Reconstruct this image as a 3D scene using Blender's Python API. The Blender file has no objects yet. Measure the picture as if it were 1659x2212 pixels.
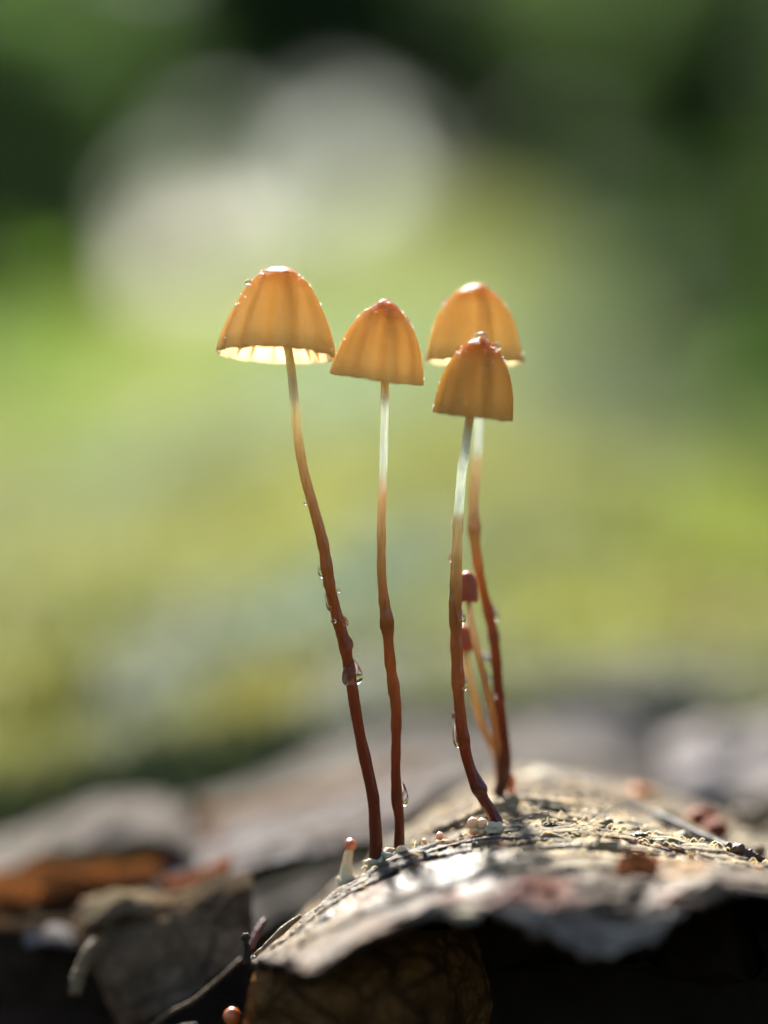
import bpy, bmesh, math, random
import numpy as np
from mathutils import Vector, Matrix, noise
from mathutils.bvhtree import BVHTree
R = math.radians
sc = bpy.context.scene
COL = sc.collection
random.seed(7)
rng = np.random.default_rng(11)
# one Blender unit is one centimetre
sc.unit_settings.system = 'METRIC'
sc.unit_settings.scale_length = 0.01

# ------------------------------------------------------------------ camera, sky, sun, exposure
D = 24.0            # camera to the mushrooms
H = 12.0            # camera height over the forest floor
S = 6.4 / 1659.0    # cm per photograph unit in the plane of the mushrooms
SUN_EL, SUN_AZ = 37.0, -10.0

cam_d = bpy.data.cameras.new('camera')
cam = bpy.data.objects.new('camera', cam_d)
COL.objects.link(cam)
cam.location = (0, -D, H)
cam.rotation_euler = (R(90), 0, 0)
cam_d.sensor_fit = 'HORIZONTAL'
cam_d.sensor_width = 24.0
cam_d.lens = 24.0 * D / 6.4
cam_d.clip_start = 0.5
cam_d.clip_end = 60000
cam_d.dof.use_dof = True
cam_d.dof.focus_distance = D + 0.02
APERTURE = 1.65     # entrance pupil in cm
cam_d.dof.aperture_fstop = cam_d.lens * 1e-3 / APERTURE
sc.camera = cam

world = bpy.data.worlds.new('World')
sc.world = world
world.use_nodes = True
wn = world.node_tree
sky = wn.nodes.new('ShaderNodeTexSky')
sky.sky_type = 'NISHITA'
sky.sun_disc = False
sky.sun_elevation = R(SUN_EL)
sky.sun_rotation = R(SUN_AZ)
sky.dust_density = 1.6
sky.air_density = 1.0
bg = wn.nodes['Background']
bg.inputs['Strength'].default_value = 0.06
wn.links.new(sky.outputs[0], bg.inputs['Color'])

sun_d = bpy.data.lights.new('sun', 'SUN')
sun_d.energy = 5.0
sun_d.angle = R(6.0)
sun_d.color = (1.0, 0.95, 0.86)
sun = bpy.data.objects.new('sun', sun_d)
COL.objects.link(sun)
sd = Vector((math.sin(R(SUN_AZ)) * math.cos(R(SUN_EL)), math.cos(R(SUN_AZ)) * math.cos(R(SUN_EL)), math.sin(R(SUN_EL))))
sun.rotation_euler = sd.to_track_quat('Z', 'Y').to_euler()
sun.location = sd * 900

sc.view_settings.view_transform = 'Standard'
sc.view_settings.look = 'None'
sc.view_settings.gamma = 1.0
sc.view_settings.use_curve_mapping = False
sc.view_settings.exposure = 1.85
cy = sc.cycles
cy.max_bounces = 16
cy.transmission_bounces = 12
cy.diffuse_bounces = 8
cy.transparent_max_bounces = 16
cy.caustics_refractive = True
cy.caustics_reflective = True
cy.sample_clamp_indirect = 12.0
cy.use_denoising = True
cy.use_adaptive_sampling = False
cy.denoising_input_passes = 'RGB'

# ------------------------------------------------------------------ helpers
def at(px, py, Y=0.0):
    """A point of the photograph (1659 x 2212 units) put at depth Y."""
    k = S * (D + Y) / D
    return Vector(((px - 829.5) * k, Y, H + (1106 - py) * k))
def px_of(p):
    k = S * (D + p[1]) / D
    return p[0] / k + 829.5, 1106 - (p[2] - H) / k
def sz(n, Y=0.0):
    return n * S * (D + Y) / D

WL = {}
def empty(name, loc):
    o = bpy.data.objects.new(name, None)
    o.empty_display_size = 0.2
    COL.objects.link(o)
    o.location = loc
    WL[o.name] = Vector(loc)
    return o
def tag(o, label=None, cat=None, group=None, kind=None):
    if label: o['label'] = label
    if cat: o['category'] = cat
    if group: o['group'] = group
    if kind: o['kind'] = kind
    return o
def mesh_data(name, verts, faces, smooth=True, col=None, attrs=None):
    me = bpy.data.meshes.new(name)
    me.from_pydata([tuple(v) for v in verts], [], faces)
    if smooth:
        me.shade_smooth()
    if col is not None:
        a = me.attributes.new('col', 'FLOAT_COLOR', 'POINT')
        c = np.ones((len(verts), 4), np.float32); c[:, :3] = np.asarray(col)[:, :3]
        a.data.foreach_set('color', c.ravel())
    for k, v in (attrs or {}).items():
        a = me.attributes.new(k, 'FLOAT', 'POINT')
        a.data.foreach_set('value', np.asarray(v, np.float32))
    me.update()
    return me
def obj(name, verts, faces, m, parent=None, smooth=True, col=None, attrs=None, origin=None):
    """World-space vertices to one mesh object, its origin at the thing's base or at its own middle."""
    V = np.asarray([tuple(v) for v in verts], float)
    if origin is None:
        origin = WL[parent.name] if parent is not None else Vector(((V[:, 0].min() + V[:, 0].max()) / 2, (V[:, 1].min() + V[:, 1].max()) / 2, V[:, 2].min()))
    origin = Vector(origin)
    me = mesh_data(name, V - np.array(origin), faces, smooth, col, attrs)
    o = bpy.data.objects.new(name, me)
    COL.objects.link(o)
    if m: me.materials.append(m)
    if parent is not None:
        o.parent = parent
        o.location = origin - WL[parent.name]
    else:
        o.location = origin
    WL[o.name] = origin
    return o

def hermite(xs, ys):
    """Smooth curve through points, straight beyond the ends."""
    xs = np.asarray(xs, float); ys = np.asarray(ys, float)
    d = np.diff(ys) / np.diff(xs)
    m = np.zeros_like(ys)
    m[0], m[-1] = d[0], d[-1]
    for i in range(1, len(xs) - 1):
        m[i] = 0 if d[i - 1] * d[i] <= 0 else 2 * d[i - 1] * d[i] / (d[i - 1] + d[i]) if False else (d[i - 1] + d[i]) / 2
    def f(x):
        x = np.asarray(x, float)
        i = np.clip(np.searchsorted(xs, x) - 1, 0, len(xs) - 2)
        h = xs[i + 1] - xs[i]; t = (x - xs[i]) / h
        tc = np.clip(t, 0, 1)
        r = ((2*tc**3 - 3*tc**2 + 1) * ys[i] + (tc**3 - 2*tc**2 + tc) * h * m[i] + (-2*tc**3 + 3*tc**2) * ys[i+1] + (tc**3 - tc**2) * h * m[i+1])
        r = np.where(x < xs[0], ys[0] + (x - xs[0]) * m[0], r)
        return np.where(x > xs[-1], ys[-1] + (x - xs[-1]) * m[-1], r)
    return f
def spline(P, n):
    """Catmull-Rom through rows of numbers, n samples spread by length."""
    P = np.asarray(P, float)
    t = np.concatenate([[0], np.cumsum(np.maximum(1e-6, np.linalg.norm(np.diff(P[:, :2], axis=0), axis=1)))])
    s = np.linspace(0, t[-1], n)
    return np.stack([hermite(t, P[:, k])(s) for k in range(P.shape[1])], 1)
def fbm(P, f, oct=4, seed=0.0):
    out = np.empty(len(P))
    off = Vector((seed * 3.17, seed * 1.7, seed * 5.3))
    for i, p in enumerate(P):
        out[i] = noise.fractal(Vector(p) * f + off, 1.0, 2.1, oct)
    return out
def smoothstep(a, b, x):
    t = np.clip((x - a) / (b - a), 0, 1)
    return t * t * (3 - 2 * t)
def grid_faces(nu, nv, off=0, closed=False):
    F = []
    for j in range(nv - 1):
        for i in range(nu if closed else nu - 1):
            a = off + j * nu + i; b = off + j * nu + (i + 1) % nu
            F.append((a, b, b + nu, a + nu))
    return F

def sheet(name, rows, nu, nv, m, thick=0.06, amp=0.0, freq=1.0, amp2=0.0, freq2=4.0, rag=0.0, ragf=2.0, colf=None, attrf=None, parent=None, seed=0.0, under=None, relief=None):
    """A sheet with thickness lofted through rows of (px, py, Y); rows run from its far edge to its near edge."""
    Rw = [spline(r, nu) for r in rows]
    G = np.stack(Rw, 0)                     # rows, nu, 3
    k = np.arange(len(rows), dtype=float)
    u = np.linspace(0, 1, nu)
    hi = np.full(nu, len(rows) - 1.0); lo = np.zeros(nu)
    if rag:
        hi = hi - rag * (0.5 + 0.5 * fbm(np.stack([u * nu * 0.1 * ragf, np.zeros(nu), np.zeros(nu)], 1), 1.0, 5, seed)).clip(0, 1.4)
        lo = lo + rag * 0.5 * (0.5 + 0.5 * fbm(np.stack([u * nu * 0.1 * ragf, np.ones(nu), np.zeros(nu)], 1), 1.0, 5, seed + 3)).clip(0, 1.4)
    P = np.zeros((nv, nu, 3))
    for i in range(nu):
        f = [hermite(k, G[:, i, c]) for c in range(3)]
        s = np.linspace(lo[i], hi[i], nv)
        for c in range(3):
            P[:, i, c] = f[c](s)
    kk = S * (D + P[..., 2]) / D
    W = np.stack([(P[..., 0] - 829.5) * kk, P[..., 2], H + (1106 - P[..., 1]) * kk], -1)
    def normals(W):
        du = np.gradient(W, axis=1); dv = np.gradient(W, axis=0)
        n = np.cross(du, -dv)
        n /= np.linalg.norm(n, axis=-1, keepdims=True) + 1e-9
        return n
    N = normals(W)
    if amp or amp2:
        F = W.reshape(-1, 3)
        h = np.zeros(len(F))
        if amp: h += amp * fbm(F, freq, 4, seed)
        if amp2: h += amp2 * fbm(F, freq2, 4, seed + 9)
        W = W + N * h.reshape(nv, nu, 1)
        N = normals(W)
    if relief is not None:
        W = W + N * relief(W.reshape(-1, 3), np.tile(u, nv), np.repeat(np.linspace(0, 1, nv), nu)).reshape(nv, nu, 1)
        N = normals(W)
    B = W - N * thick
    n = nu * nv
    V = np.concatenate([W.reshape(-1, 3), B.reshape(-1, 3)])
    Fs = [f[::-1] for f in grid_faces(nu, nv)]
    Fs += [tuple(n + q for q in f[::-1]) for f in Fs]
    ring = [j for j in range(nu)] + [j * nu + nu - 1 for j in range(1, nv)] + [(nv - 1) * nu + j for j in range(nu - 2, -1, -1)] + [j * nu for j in range(nv - 2, 0, -1)]
    for a, b in zip(ring, ring[1:] + ring[:1]):
        Fs.append((a, b, b + n, a + n))
    col = attrs = None
    Pf = P.reshape(-1, 3)
    if colf is not None:
        c = colf(Pf[:, 0], Pf[:, 1], Pf[:, 2], W.reshape(-1, 3), np.tile(u, nv), np.repeat(np.linspace(0, 1, nv), nu))
        cu = c if under is None else np.tile(np.array(under), (n, 1))
        col = np.concatenate([c, cu])
    if attrf is not None:
        attrs = {k2: np.concatenate([v, v * 0]) for k2, v in attrf(Pf[:, 0], Pf[:, 1], Pf[:, 2], W.reshape(-1, 3)).items()}
    return obj(name, V, Fs, m, parent, True, col, attrs)

def tube(P, rad, ns=14, cap=True, wob=0.0, seed=0.0):
    """Tube through points with a radius each: verts, faces."""
    P = np.asarray(P, float); n = len(P)
    T = np.gradient(P, axis=0); T /= np.linalg.norm(T, axis=1, keepdims=True) + 1e-9
    ref = np.array([0, 1.0, 0]) if abs(T[0][1]) < 0.8 else np.array([1.0, 0, 0])
    V = []
    for i in range(n):
        a = np.cross(T[i], ref); a /= np.linalg.norm(a) + 1e-9
        b = np.cross(a, T[i])
        for k in range(ns):
            t = 2 * math.pi * k / ns
            r = rad[i]
            if wob: r *= 1 + wob * noise.noise(Vector((math.cos(t), math.sin(t), i * 0.35 + seed)))
            V.append(P[i] + r * (math.cos(t) * a + math.sin(t) * b))
    F = grid_faces(ns, n, 0, True)
    if cap:
        V += [P[0], P[-1]]
        c0, c1 = n * ns, n * ns + 1
        for k in range(ns):
            F.append((c0, (k + 1) % ns, k))
            F.append((c1, (n - 1) * ns + k, (n - 1) * ns + (k + 1) % ns))
    return V, F
_ico = {}
def ico(sub):
    if sub not in _ico:
        bm = bmesh.new(); bmesh.ops.create_icosphere(bm, subdivisions=sub, radius=1)
        bm.verts.ensure_lookup_table()
        _ico[sub] = (np.array([v.co[:] for v in bm.verts]), [tuple(v.index for v in f.verts) for f in bm.faces])
        bm.free()
    return _ico[sub]
def blob(c, r, sub=3, amp=0.0, freq=1.0, seed=0.0, pear=0.0, rot=None):
    V, F = ico(sub)
    V = V.copy()
    if amp:
        V *= (1 + amp * fbm(V, freq, 4, seed))[:, None]
    if pear:   # heavy below, drawn out above
        s = 1 - pear * V[:, 2]
        V[:, 0] *= s; V[:, 1] *= s
    V = V * np.array(r if hasattr(r, '__len__') else (r, r, r))
    if rot is not None: V = V @ np.array(rot.to_3x3()).T
    return V + np.array(c), F
def merge(parts):
    V, F, n = [], [], 0
    for v, f in parts:
        v = np.asarray([tuple(q) for q in v]); V.append(v); F += [tuple(n + i for i in q) for q in f]; n += len(v)
    return np.concatenate(V), F

# ------------------------------------------------------------------ materials
class NT:
    def __init__(s, name):
        s.m = bpy.data.materials.new(name); s.m.use_nodes = True
        s.t = s.m.node_tree; s.t.nodes.clear()
        s.out = s.t.nodes.new('ShaderNodeOutputMaterial')
    def n(s, typ, props=None, **ins):
        nd = s.t.nodes.new('ShaderNode' + typ)
        for k, v in (props or {}).items(): setattr(nd, k, v)
        for k, v in ins.items():
            key = int(k[1:]) if k[0] == '_' and k[1:].isdigit() else k.replace('__', ' ')
            sk = nd.inputs[key]
            if isinstance(v, bpy.types.NodeSocket): s.t.links.new(v, sk)
            elif isinstance(v, tuple) and len(v) == 3 and sk.type == 'RGBA': sk.default_value = v + (1,)
            else: sk.default_value = v
        return nd
    def attr(s, name): return s.n('Attribute', {'attribute_name': name})
    def ramp(s, fac, stops):
        r = s.n('ValToRGB'); s.t.links.new(fac, r.inputs[0])
        cr = r.color_ramp
        while len(cr.elements) < len(stops): cr.elements.new(0.5)
        for e, (p, c) in zip(cr.elements, stops):
            e.position = p; e.color = (c, c, c, 1) if not isinstance(c, tuple) else c + (1,)
        return r.outputs[0]
    def math(s, op, a, b=0.0):
        return s.n('Math', {'operation': op}, _0=a, _1=b).outputs[0]
    def mixc(s, f, a, b, bt='MIX'):
        nd = s.t.nodes.new('ShaderNodeMix'); nd.data_type = 'RGBA'; nd.blend_type = bt
        for k, v in ((0, f), (6, a), (7, b)):
            if isinstance(v, bpy.types.NodeSocket): s.t.links.new(v, nd.inputs[k])
            elif k == 0: nd.inputs[0].default_value = v
            else: nd.inputs[k].default_value = tuple(v) + (1,)
        return nd.outputs[2]
    def noise(s, scale, detail=4, rough=0.55, coord='Object', dist=0.0, stretch=None):
        tc = s.n('TexCoord').outputs[coord]
        if stretch: tc = s.n('Mapping', None, Vector=tc, Scale=stretch[0], Rotation=stretch[1]).outputs[0]
        return s.n('TexNoise', None, Vector=tc, Scale=scale, Detail=detail, Roughness=rough, Distortion=dist).outputs['Fac']
    def bump(s, h, strength=0.4, dist=0.02):
        return s.n('Bump', None, Height=h, Strength=strength, Distance=dist).outputs[0]
    def end(s, sh):
        s.t.links.new(sh.outputs[0], s.out.inputs[0]); return s.m

def leafy(name, a, b, trans=0.6, scale=0.1, rough=0.6, spec=0.12):
    """Living leaf: two greens, light comes through it."""
    k = NT(name)
    c = k.mixc(k.ramp(k.noise(scale, 3), [(0.35, 0.0), (0.65, 1.0)]), a, b)
    p = k.n('BsdfPrincipled', None, Base__Color=c, Roughness=rough)
    p.inputs['Specular IOR Level'].default_value = spec
    tr = k.n('BsdfTranslucent', None, Color=k.mixc(1.0, c, (1.5, 1.7, 0.9), 'MULTIPLY'))
    return k.end(k.n('MixShader', None, _0=trans, _1=p.outputs[0], _2=tr.outputs[0]))
def plain(name, a, b, scale=2.0, rough=0.6, bump=0.3, bscale=8.0, spec=0.4, stretch=None, sss=0.0, rad=0.05, coat=0.0):
    k = NT(name)
    c = k.mixc(k.ramp(k.noise(scale, 5, stretch=stretch), [(0.35, 0.0), (0.65, 1.0)]), a, b)
    p = k.n('BsdfPrincipled', None, Base__Color=c, Roughness=rough, Normal=k.bump(k.noise(bscale, 5, stretch=stretch), bump, 0.6 / bscale))
    p.inputs['Specular IOR Level'].default_value = spec
    if sss:
        p.inputs['Subsurface Weight'].default_value = sss
        p.inputs['Subsurface Radius'].default_value = (1.0, 0.55, 0.3)
        p.inputs['Subsurface Scale'].default_value = rad
    if coat:
        p.inputs['Coat Weight'].default_value = coat; p.inputs['Coat Roughness'].default_value = 0.1
    return k.end(p)

def m_cap():
    k = NT('mushroom_cap_skin')
    c = k.attr('col').outputs['Color']
    mott = k.ramp(k.noise(9.0, 4), [(0.3, 0.93), (0.7, 1.0)])
    c = k.mixc(1.0, c, mott, 'MULTIPLY')
    bm = k.bump(k.noise(26.0, 3), 0.12, 0.01)
    p = k.n('BsdfPrincipled', None, Base__Color=c, Roughness=0.36, Normal=bm)
    p.inputs['Specular IOR Level'].default_value = 0.5
    p.inputs['Coat Weight'].default_value = 1.0; p.inputs['Coat Roughness'].default_value = 0.12
    tr = k.n('BsdfTranslucent', None, Color=c, Normal=bm)
    return k.end(k.n('MixShader', None, _0=0.96, _1=p.outputs[0], _2=tr.outputs[0]))
def m_stem():
    k = NT('mushroom_stem_skin')
    c = k.attr('col').outputs['Color']
    st = k.noise(7.0, 4, stretch=((6, 6, 0.6), (0, 0, 0)))
    c = k.mixc(1.0, c, k.ramp(st, [(0.3, 0.68), (0.7, 1.15)]), 'MULTIPLY')
    p = k.n('BsdfPrincipled', None, Base__Color=c, Roughness=0.25, Normal=k.bump(st, 0.15, 0.01))
    p.inputs['Coat Weight'].default_value = 0.5; p.inputs['Coat Roughness'].default_value = 0.08
    p.inputs['Subsurface Weight'].default_value = 1.0
    p.inputs['Subsurface Radius'].default_value = (1.0, 0.7, 0.45)
    p.inputs['Subsurface Scale'].default_value = 0.05
    tr = k.n('BsdfTranslucent', None, Color=c)
    return k.end(k.n('MixShader', None, _0=0.5, _1=p.outputs[0], _2=tr.outputs[0]))
def m_gill():
    k = NT('mushroom_gill')
    c = (0.88, 0.74, 0.48)
    p = k.n('BsdfDiffuse', None, Color=c)
    tr = k.n('BsdfTranslucent', None, Color=c)
    return k.end(k.n('MixShader', None, _0=0.65, _1=p.outputs[0], _2=tr.outputs[0]))
def m_water(name='water', rough=0.0, bump=0.0):
    k = NT(name)
    g = k.n('BsdfGlass', None, Color=(1, 1, 1), Roughness=rough, IOR=1.33)
    if bump: k.t.links.new(k.bump(k.noise(16.0, 3), bump, 0.03), g.inputs['Normal'])
    return k.end(g)
def m_dew():
    k = NT('dew')
    g = k.n('BsdfGlass', None, Color=(1, 1, 1), Roughness=0.05, IOR=1.33)
    t = k.n('BsdfTranslucent', None, Color=(0.95, 0.95, 0.95))
    d = k.n('BsdfDiffuse', None, Color=(0.95, 0.95, 0.95))
    return k.end(k.n('MixShader', None, _0=0.5, _1=g.outputs[0], _2=k.n('MixShader', None, _0=0.5, _1=t.outputs[0], _2=d.outputs[0]).outputs[0]))  # white mixed into the glass stands in for glints on the beads
def m_slab():
    """Rotting bark: colour painted by growth zones, wet where the attribute says so."""
    k = NT('rotting_bark')
    c = k.attr('col').outputs['Color']; wet = k.attr('wet').outputs['Fac']
    st = ((0.9, 5.0, 5.0), (0, 0, R(-14)))
    grain = k.noise(4.0, 7, 0.65, stretch=st)
    fine = k.noise(22.0, 5, 0.6)
    c = k.mixc(1.0, c, k.ramp(grain, [(0.28, 0.55), (0.5, 0.95), (0.72, 1.3)]), 'MULTIPLY')
    speck = k.ramp(k.noise(13.0, 2, 0.5), [(0.62, 0.0), (0.68, 1.0)])
    c = k.mixc(k.math('MULTIPLY', speck, 0.75), c, (0.045, 0.03, 0.022))
    ro = k.math('SUBTRACT', 0.85, k.math('MULTIPLY', wet, 0.45))
    h = k.math('ADD', k.math('MULTIPLY', grain, 1.4), k.math('ADD', k.math('MULTIPLY', fine, 0.6), k.math('MULTIPLY', speck, -0.5)))
    p = k.n('BsdfPrincipled', None, Base__Color=c, Roughness=ro, Normal=k.bump(h, 0.75, 0.05))
    p.inputs['Specular IOR Level'].default_value = 0.15
    k.t.links.new(k.math('MULTIPLY', wet, 0.05), p.inputs['Coat Weight'])
    p.inputs['Coat Roughness'].default_value = 0.28
    return k.end(p)
def m_dead(name, a, b, trans=0.25,  vein=2.2, veins=0.8, rough=0.8, scale=0.7):
    """Dead leaf with a net of veins."""
    k = NT(name)
    tc = k.n('TexCoord').outputs['Object']
    wob = k.n('TexNoise', None, Vector=tc, Scale=2.0, Detail=3)
    v = k.n('VectorMath', {'operation': 'ADD'}, _0=tc, _1=k.n('VectorMath', {'operation': 'SCALE'}, _0=wob.outputs['Color'], Scale=0.25).outputs[0]).outputs[0]
    e1 = k.n('TexVoronoi', {'feature': 'DISTANCE_TO_EDGE'}, Vector=v, Scale=vein).outputs['Distance']
    e2 = k.n('TexVoronoi', {'feature': 'DISTANCE_TO_EDGE'}, Vector=v, Scale=vein * 3.4).outputs['Distance']
    net = k.math('MULTIPLY', k.ramp(e1, [(0.0, 0.0), (0.10, 1.0)]), k.ramp(e2, [(0.0, 0.35), (0.12, 1.0)]))
    c = k.mixc(k.ramp(k.noise(scale, 6, 0.6), [(0.36, 0.0), (0.62, 1.0)]), a, b)
    dark = k.ramp(k.noise(scale * 5, 5, 0.65), [(0.35, 0.45), (0.55, 1.0)])
    c = k.mixc(1.0, c, dark, 'MULTIPLY')
    c = k.mixc(k.math('MULTIPLY', k.math('SUBTRACT', 1.0, net), veins), c, (0.035, 0.022, 0.012))
    bm = k.bump(k.math('ADD', net, k.noise(18, 4)), 0.5, 0.03)
    p = k.n('BsdfPrincipled', None, Base__Color=c, Roughness=rough, Normal=bm)
    p.inputs['Specular IOR Level'].default_value = 0.0
    tr = k.n('BsdfTranslucent', None, Color=k.mixc(1.0, c, (2.2, 1.9, 1.5), 'MULTIPLY'))
    return k.end(k.n('MixShader', None, _0=trans, _1=p.outputs[0], _2=tr.outputs[0]))
def m_vcol(name, rough=0.8, trans=0.0, nscale=3.0, amount=(0.7, 1.25), bscale=10.0):
    k = NT(name)
    c = k.mixc(1.0, k.attr('col').outputs['Color'], k.ramp(k.noise(nscale, 5), [(0.3, amount[0]), (0.7, amount[1])]), 'MULTIPLY')
    p = k.n('BsdfPrincipled', None, Base__Color=c, Roughness=rough, Normal=k.bump(k.noise(bscale, 4), 0.4, 0.5 / bscale))
    p.inputs['Specular IOR Level'].default_value = 0.25
    if not trans: return k.end(p)
    tr = k.n('BsdfTranslucent', None, Color=c)
    return k.end(k.n('MixShader', None, _0=trans, _1=p.outputs[0], _2=tr.outputs[0]))

M = {
    'cap': m_cap(), 'stem': m_stem(), 'gill': m_gill(), 'water': m_water(), 'film': m_water('water_film', 0.06, 0.7), 'bead': m_dew(), 'slab': m_slab(),
    'soil': plain('dark_leaf_mould', (0.012, 0.009, 0.006), (0.022, 0.016, 0.010), 1.2, 0.9, 0.6, 4.0, 0.15),  # near-black base colour carries the shade of the hollow under the bark
    'floor': plain('forest_floor', (0.020, 0.022, 0.010), (0.035, 0.030, 0.016), 0.02, 0.9, 0.4, 0.2, 0.1),
    'moss': m_vcol('moss', 0.85, 0.25, 0.35, (0.75, 1.2), 1.5),
    'moss_blade': m_vcol('moss_blade', 0.6, 0.5, 0.5, (0.8, 1.2), 3.0),
    'trunk': plain('dark_tree_bark', (0.016, 0.014, 0.010), (0.035, 0.030, 0.022), 0.05, 0.9, 0.8, 0.2, 0.1),
    'leaf_dark': leafy('dark_green_leaf', (0.045, 0.075, 0.030), (0.070, 0.105, 0.040), 0.40, 0.02),  # greens lifted and greyed in place of distant haze
    'leaf_mid': leafy('green_leaf', (0.075, 0.13, 0.045), (0.105, 0.165, 0.06), 0.55, 0.02),  # also lifted and greyed, haze put into the leaf colour
    'leaf_light': leafy('fresh_green_leaf', (0.06, 0.11, 0.020), (0.10, 0.15, 0.03), 0.45, 0.06),
    'rock': plain('grey_lichened_stone', (0.20, 0.215, 0.18), (0.30, 0.31, 0.27), 0.3, 0.8, 0.6, 1.2, 0.3),
    'grey_leaf': m_dead('weathered_grey_leaf', (0.30, 0.285, 0.28), (0.19, 0.165, 0.15), 0.25, 1.3, 0.5, 0.75, 0.5),
    'pale_leaf': m_dead('bleached_leaf', (0.42, 0.40, 0.36), (0.28, 0.25, 0.22), 0.45, 1.2, 0.4, 0.75, 0.5),
    'brown_leaf': m_dead('brown_leaf', (0.30, 0.155, 0.055), (0.15, 0.08, 0.03), 0.3, 1.9, 0.8, 0.5, 0.8),
    'orange_leaf': m_dead('orange_brown_leaf', (0.26, 0.09, 0.022), (0.045, 0.022, 0.012), 0.4, 1.6, 0.6, 0.7, 1.1),
    'umber_leaf': m_dead('umber_leaf', (0.26, 0.17, 0.09), (0.15, 0.12, 0.085), 0.25, 1.4, 0.6, 0.75, 0.5),
    'rust_leaf': m_dead('rust_flake', (0.22, 0.075, 0.03), (0.11, 0.04, 0.02), 0.2, 1.4, 0.4, 0.8, 1.5),
    'shaded_leaf': m_dead('shaded_leaf', (0.07, 0.05, 0.03), (0.035, 0.026, 0.018), 0.2, 1.4, 0.6, 0.8, 0.6),  # brown leaf darkened in its colour for the shaded corner
    'lavender_leaf': m_dead('lavender_grey_leaf', (0.60, 0.56, 0.53), (0.42, 0.38, 0.35), 0.3, 1.0, 0.3, 0.8, 0.5),
    'cream_leaf': m_dead('cream_leaf', (0.36, 0.30, 0.20), (0.20, 0.15, 0.09), 0.4, 1.4, 0.4, 0.75, 0.5),
    'mycelium': plain('white_mycelium', (0.55, 0.52, 0.37), (0.44, 0.41, 0.28), 9.0, 0.8, 0.6, 30.0, 0.2, sss=0.7, rad=0.05),
    'bud': plain('cream_bud', (0.80, 0.64, 0.38), (0.72, 0.54, 0.30), 8.0, 0.3, 0.1, 30.0, 0.5, sss=1.0, rad=0.06, coat=0.5),
    'bud_orange': plain('orange_bud', (0.66, 0.22, 0.05), (0.48, 0.12, 0.03), 10.0, 0.3, 0.2, 30.0, 0.5, sss=0.8, rad=0.05, coat=0.5),
    'pin_stalk': plain('pale_pin_stalk', (0.62, 0.60, 0.42), (0.52, 0.49, 0.33), 8.0, 0.5, 0.2, 30.0, 0.3, sss=1.0, rad=0.06),
    'red_cap': plain('red_brown_cap', (0.42, 0.115, 0.05), (0.30, 0.075, 0.035), 10.0, 0.5, 0.15, 20.0, 0.2, sss=1.0, rad=0.09, coat=0.12),
    'tan': plain('tan_fibre', (0.18, 0.13, 0.065), (0.12, 0.075, 0.035), 6.0, 0.7, 0.6, 16.0, 0.3),
    'straw': plain('straw_splinter', (0.26, 0.19, 0.09), (0.18, 0.12, 0.05), 5.0, 0.5, 0.5, 16.0, 0.4, stretch=((1, 1, 6), (0, 0, 0))),
    'grey_twig': plain('grey_twig_bark', (0.12, 0.116, 0.10), (0.04, 0.038, 0.034), 3.0, 0.7, 0.8, 10.0, 0.3),
    'brown_twig': plain('brown_twig_bark', (0.10, 0.055, 0.032), (0.05, 0.028, 0.018), 5.0, 0.5, 0.6, 14.0, 0.4),
    'black_fungus': plain('black_fungus', (0.02, 0.018, 0.014), (0.05, 0.042, 0.03), 10.0, 0.75, 0.6, 22.0, 0.15),
    'purple': plain('purple_shoot', (0.12, 0.035, 0.045), (0.07, 0.022, 0.03), 5.0, 0.5, 0.3, 14.0, 0.4, sss=0.5),
    'red_resin': plain('red_brown_gall', (0.32, 0.075, 0.02), (0.14, 0.03, 0.012), 2.5, 0.6, 0.4, 8.0, 0.15, sss=0.7, rad=0.12),
    'orange_gall': plain('orange_gall', (0.56, 0.22, 0.05), (0.38, 0.12, 0.03), 3.0, 0.65, 0.4, 8.0, 0.15, sss=0.8, rad=0.12),
    'olive': plain('olive_granule', (0.20, 0.165, 0.07), (0.12, 0.10, 0.045), 8.0, 0.6, 0.7, 20.0, 0.3, sss=0.5),
}

# ------------------------------------------------------------------ the setting: forest floor with wooded hills, mossy bank
def ground():
    xs = np.concatenate([-np.geomspace(40000, 60, 34), np.linspace(-50, 50, 11), np.geomspace(60, 40000, 34)])
    ys = np.concatenate([-np.geomspace(30000, 60, 30), np.linspace(-50, 200, 14), np.geomspace(240, 40000, 46)])
    X, Y = np.meshgrid(xs, ys)
    pxx = 829.5 + X / (S * np.maximum(D + Y, 20) / D)
    # wooded hills ahead leave one open notch left of the middle
    notch = smoothstep(200, 340, pxx) * (1 - smoothstep(720, 1120, pxx))
    hill = smoothstep(3500, 7500, Y) * (2900 * (1 - notch) + 120 * notch)
    # unseen bank behind the camera, added to cut sky light from there
    bank = smoothstep(150, 2500, -Y) * 500
    Z = hill + bank
    P = np.stack([X.ravel(), Y.ravel(), Z.ravel()], 1)
    r = np.hypot(P[:, 0], P[:, 1])
    P[:, 2] += fbm(P, 0.004, 4, 2.0) * np.clip(r - 250, 0, 4000) * 0.02
    o = obj('forest_floor', P, grid_faces(len(xs), len(ys)), M['floor'])
    return tag(o, 'dark forest floor rising into wooded hills', kind='structure')
ground()

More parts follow.
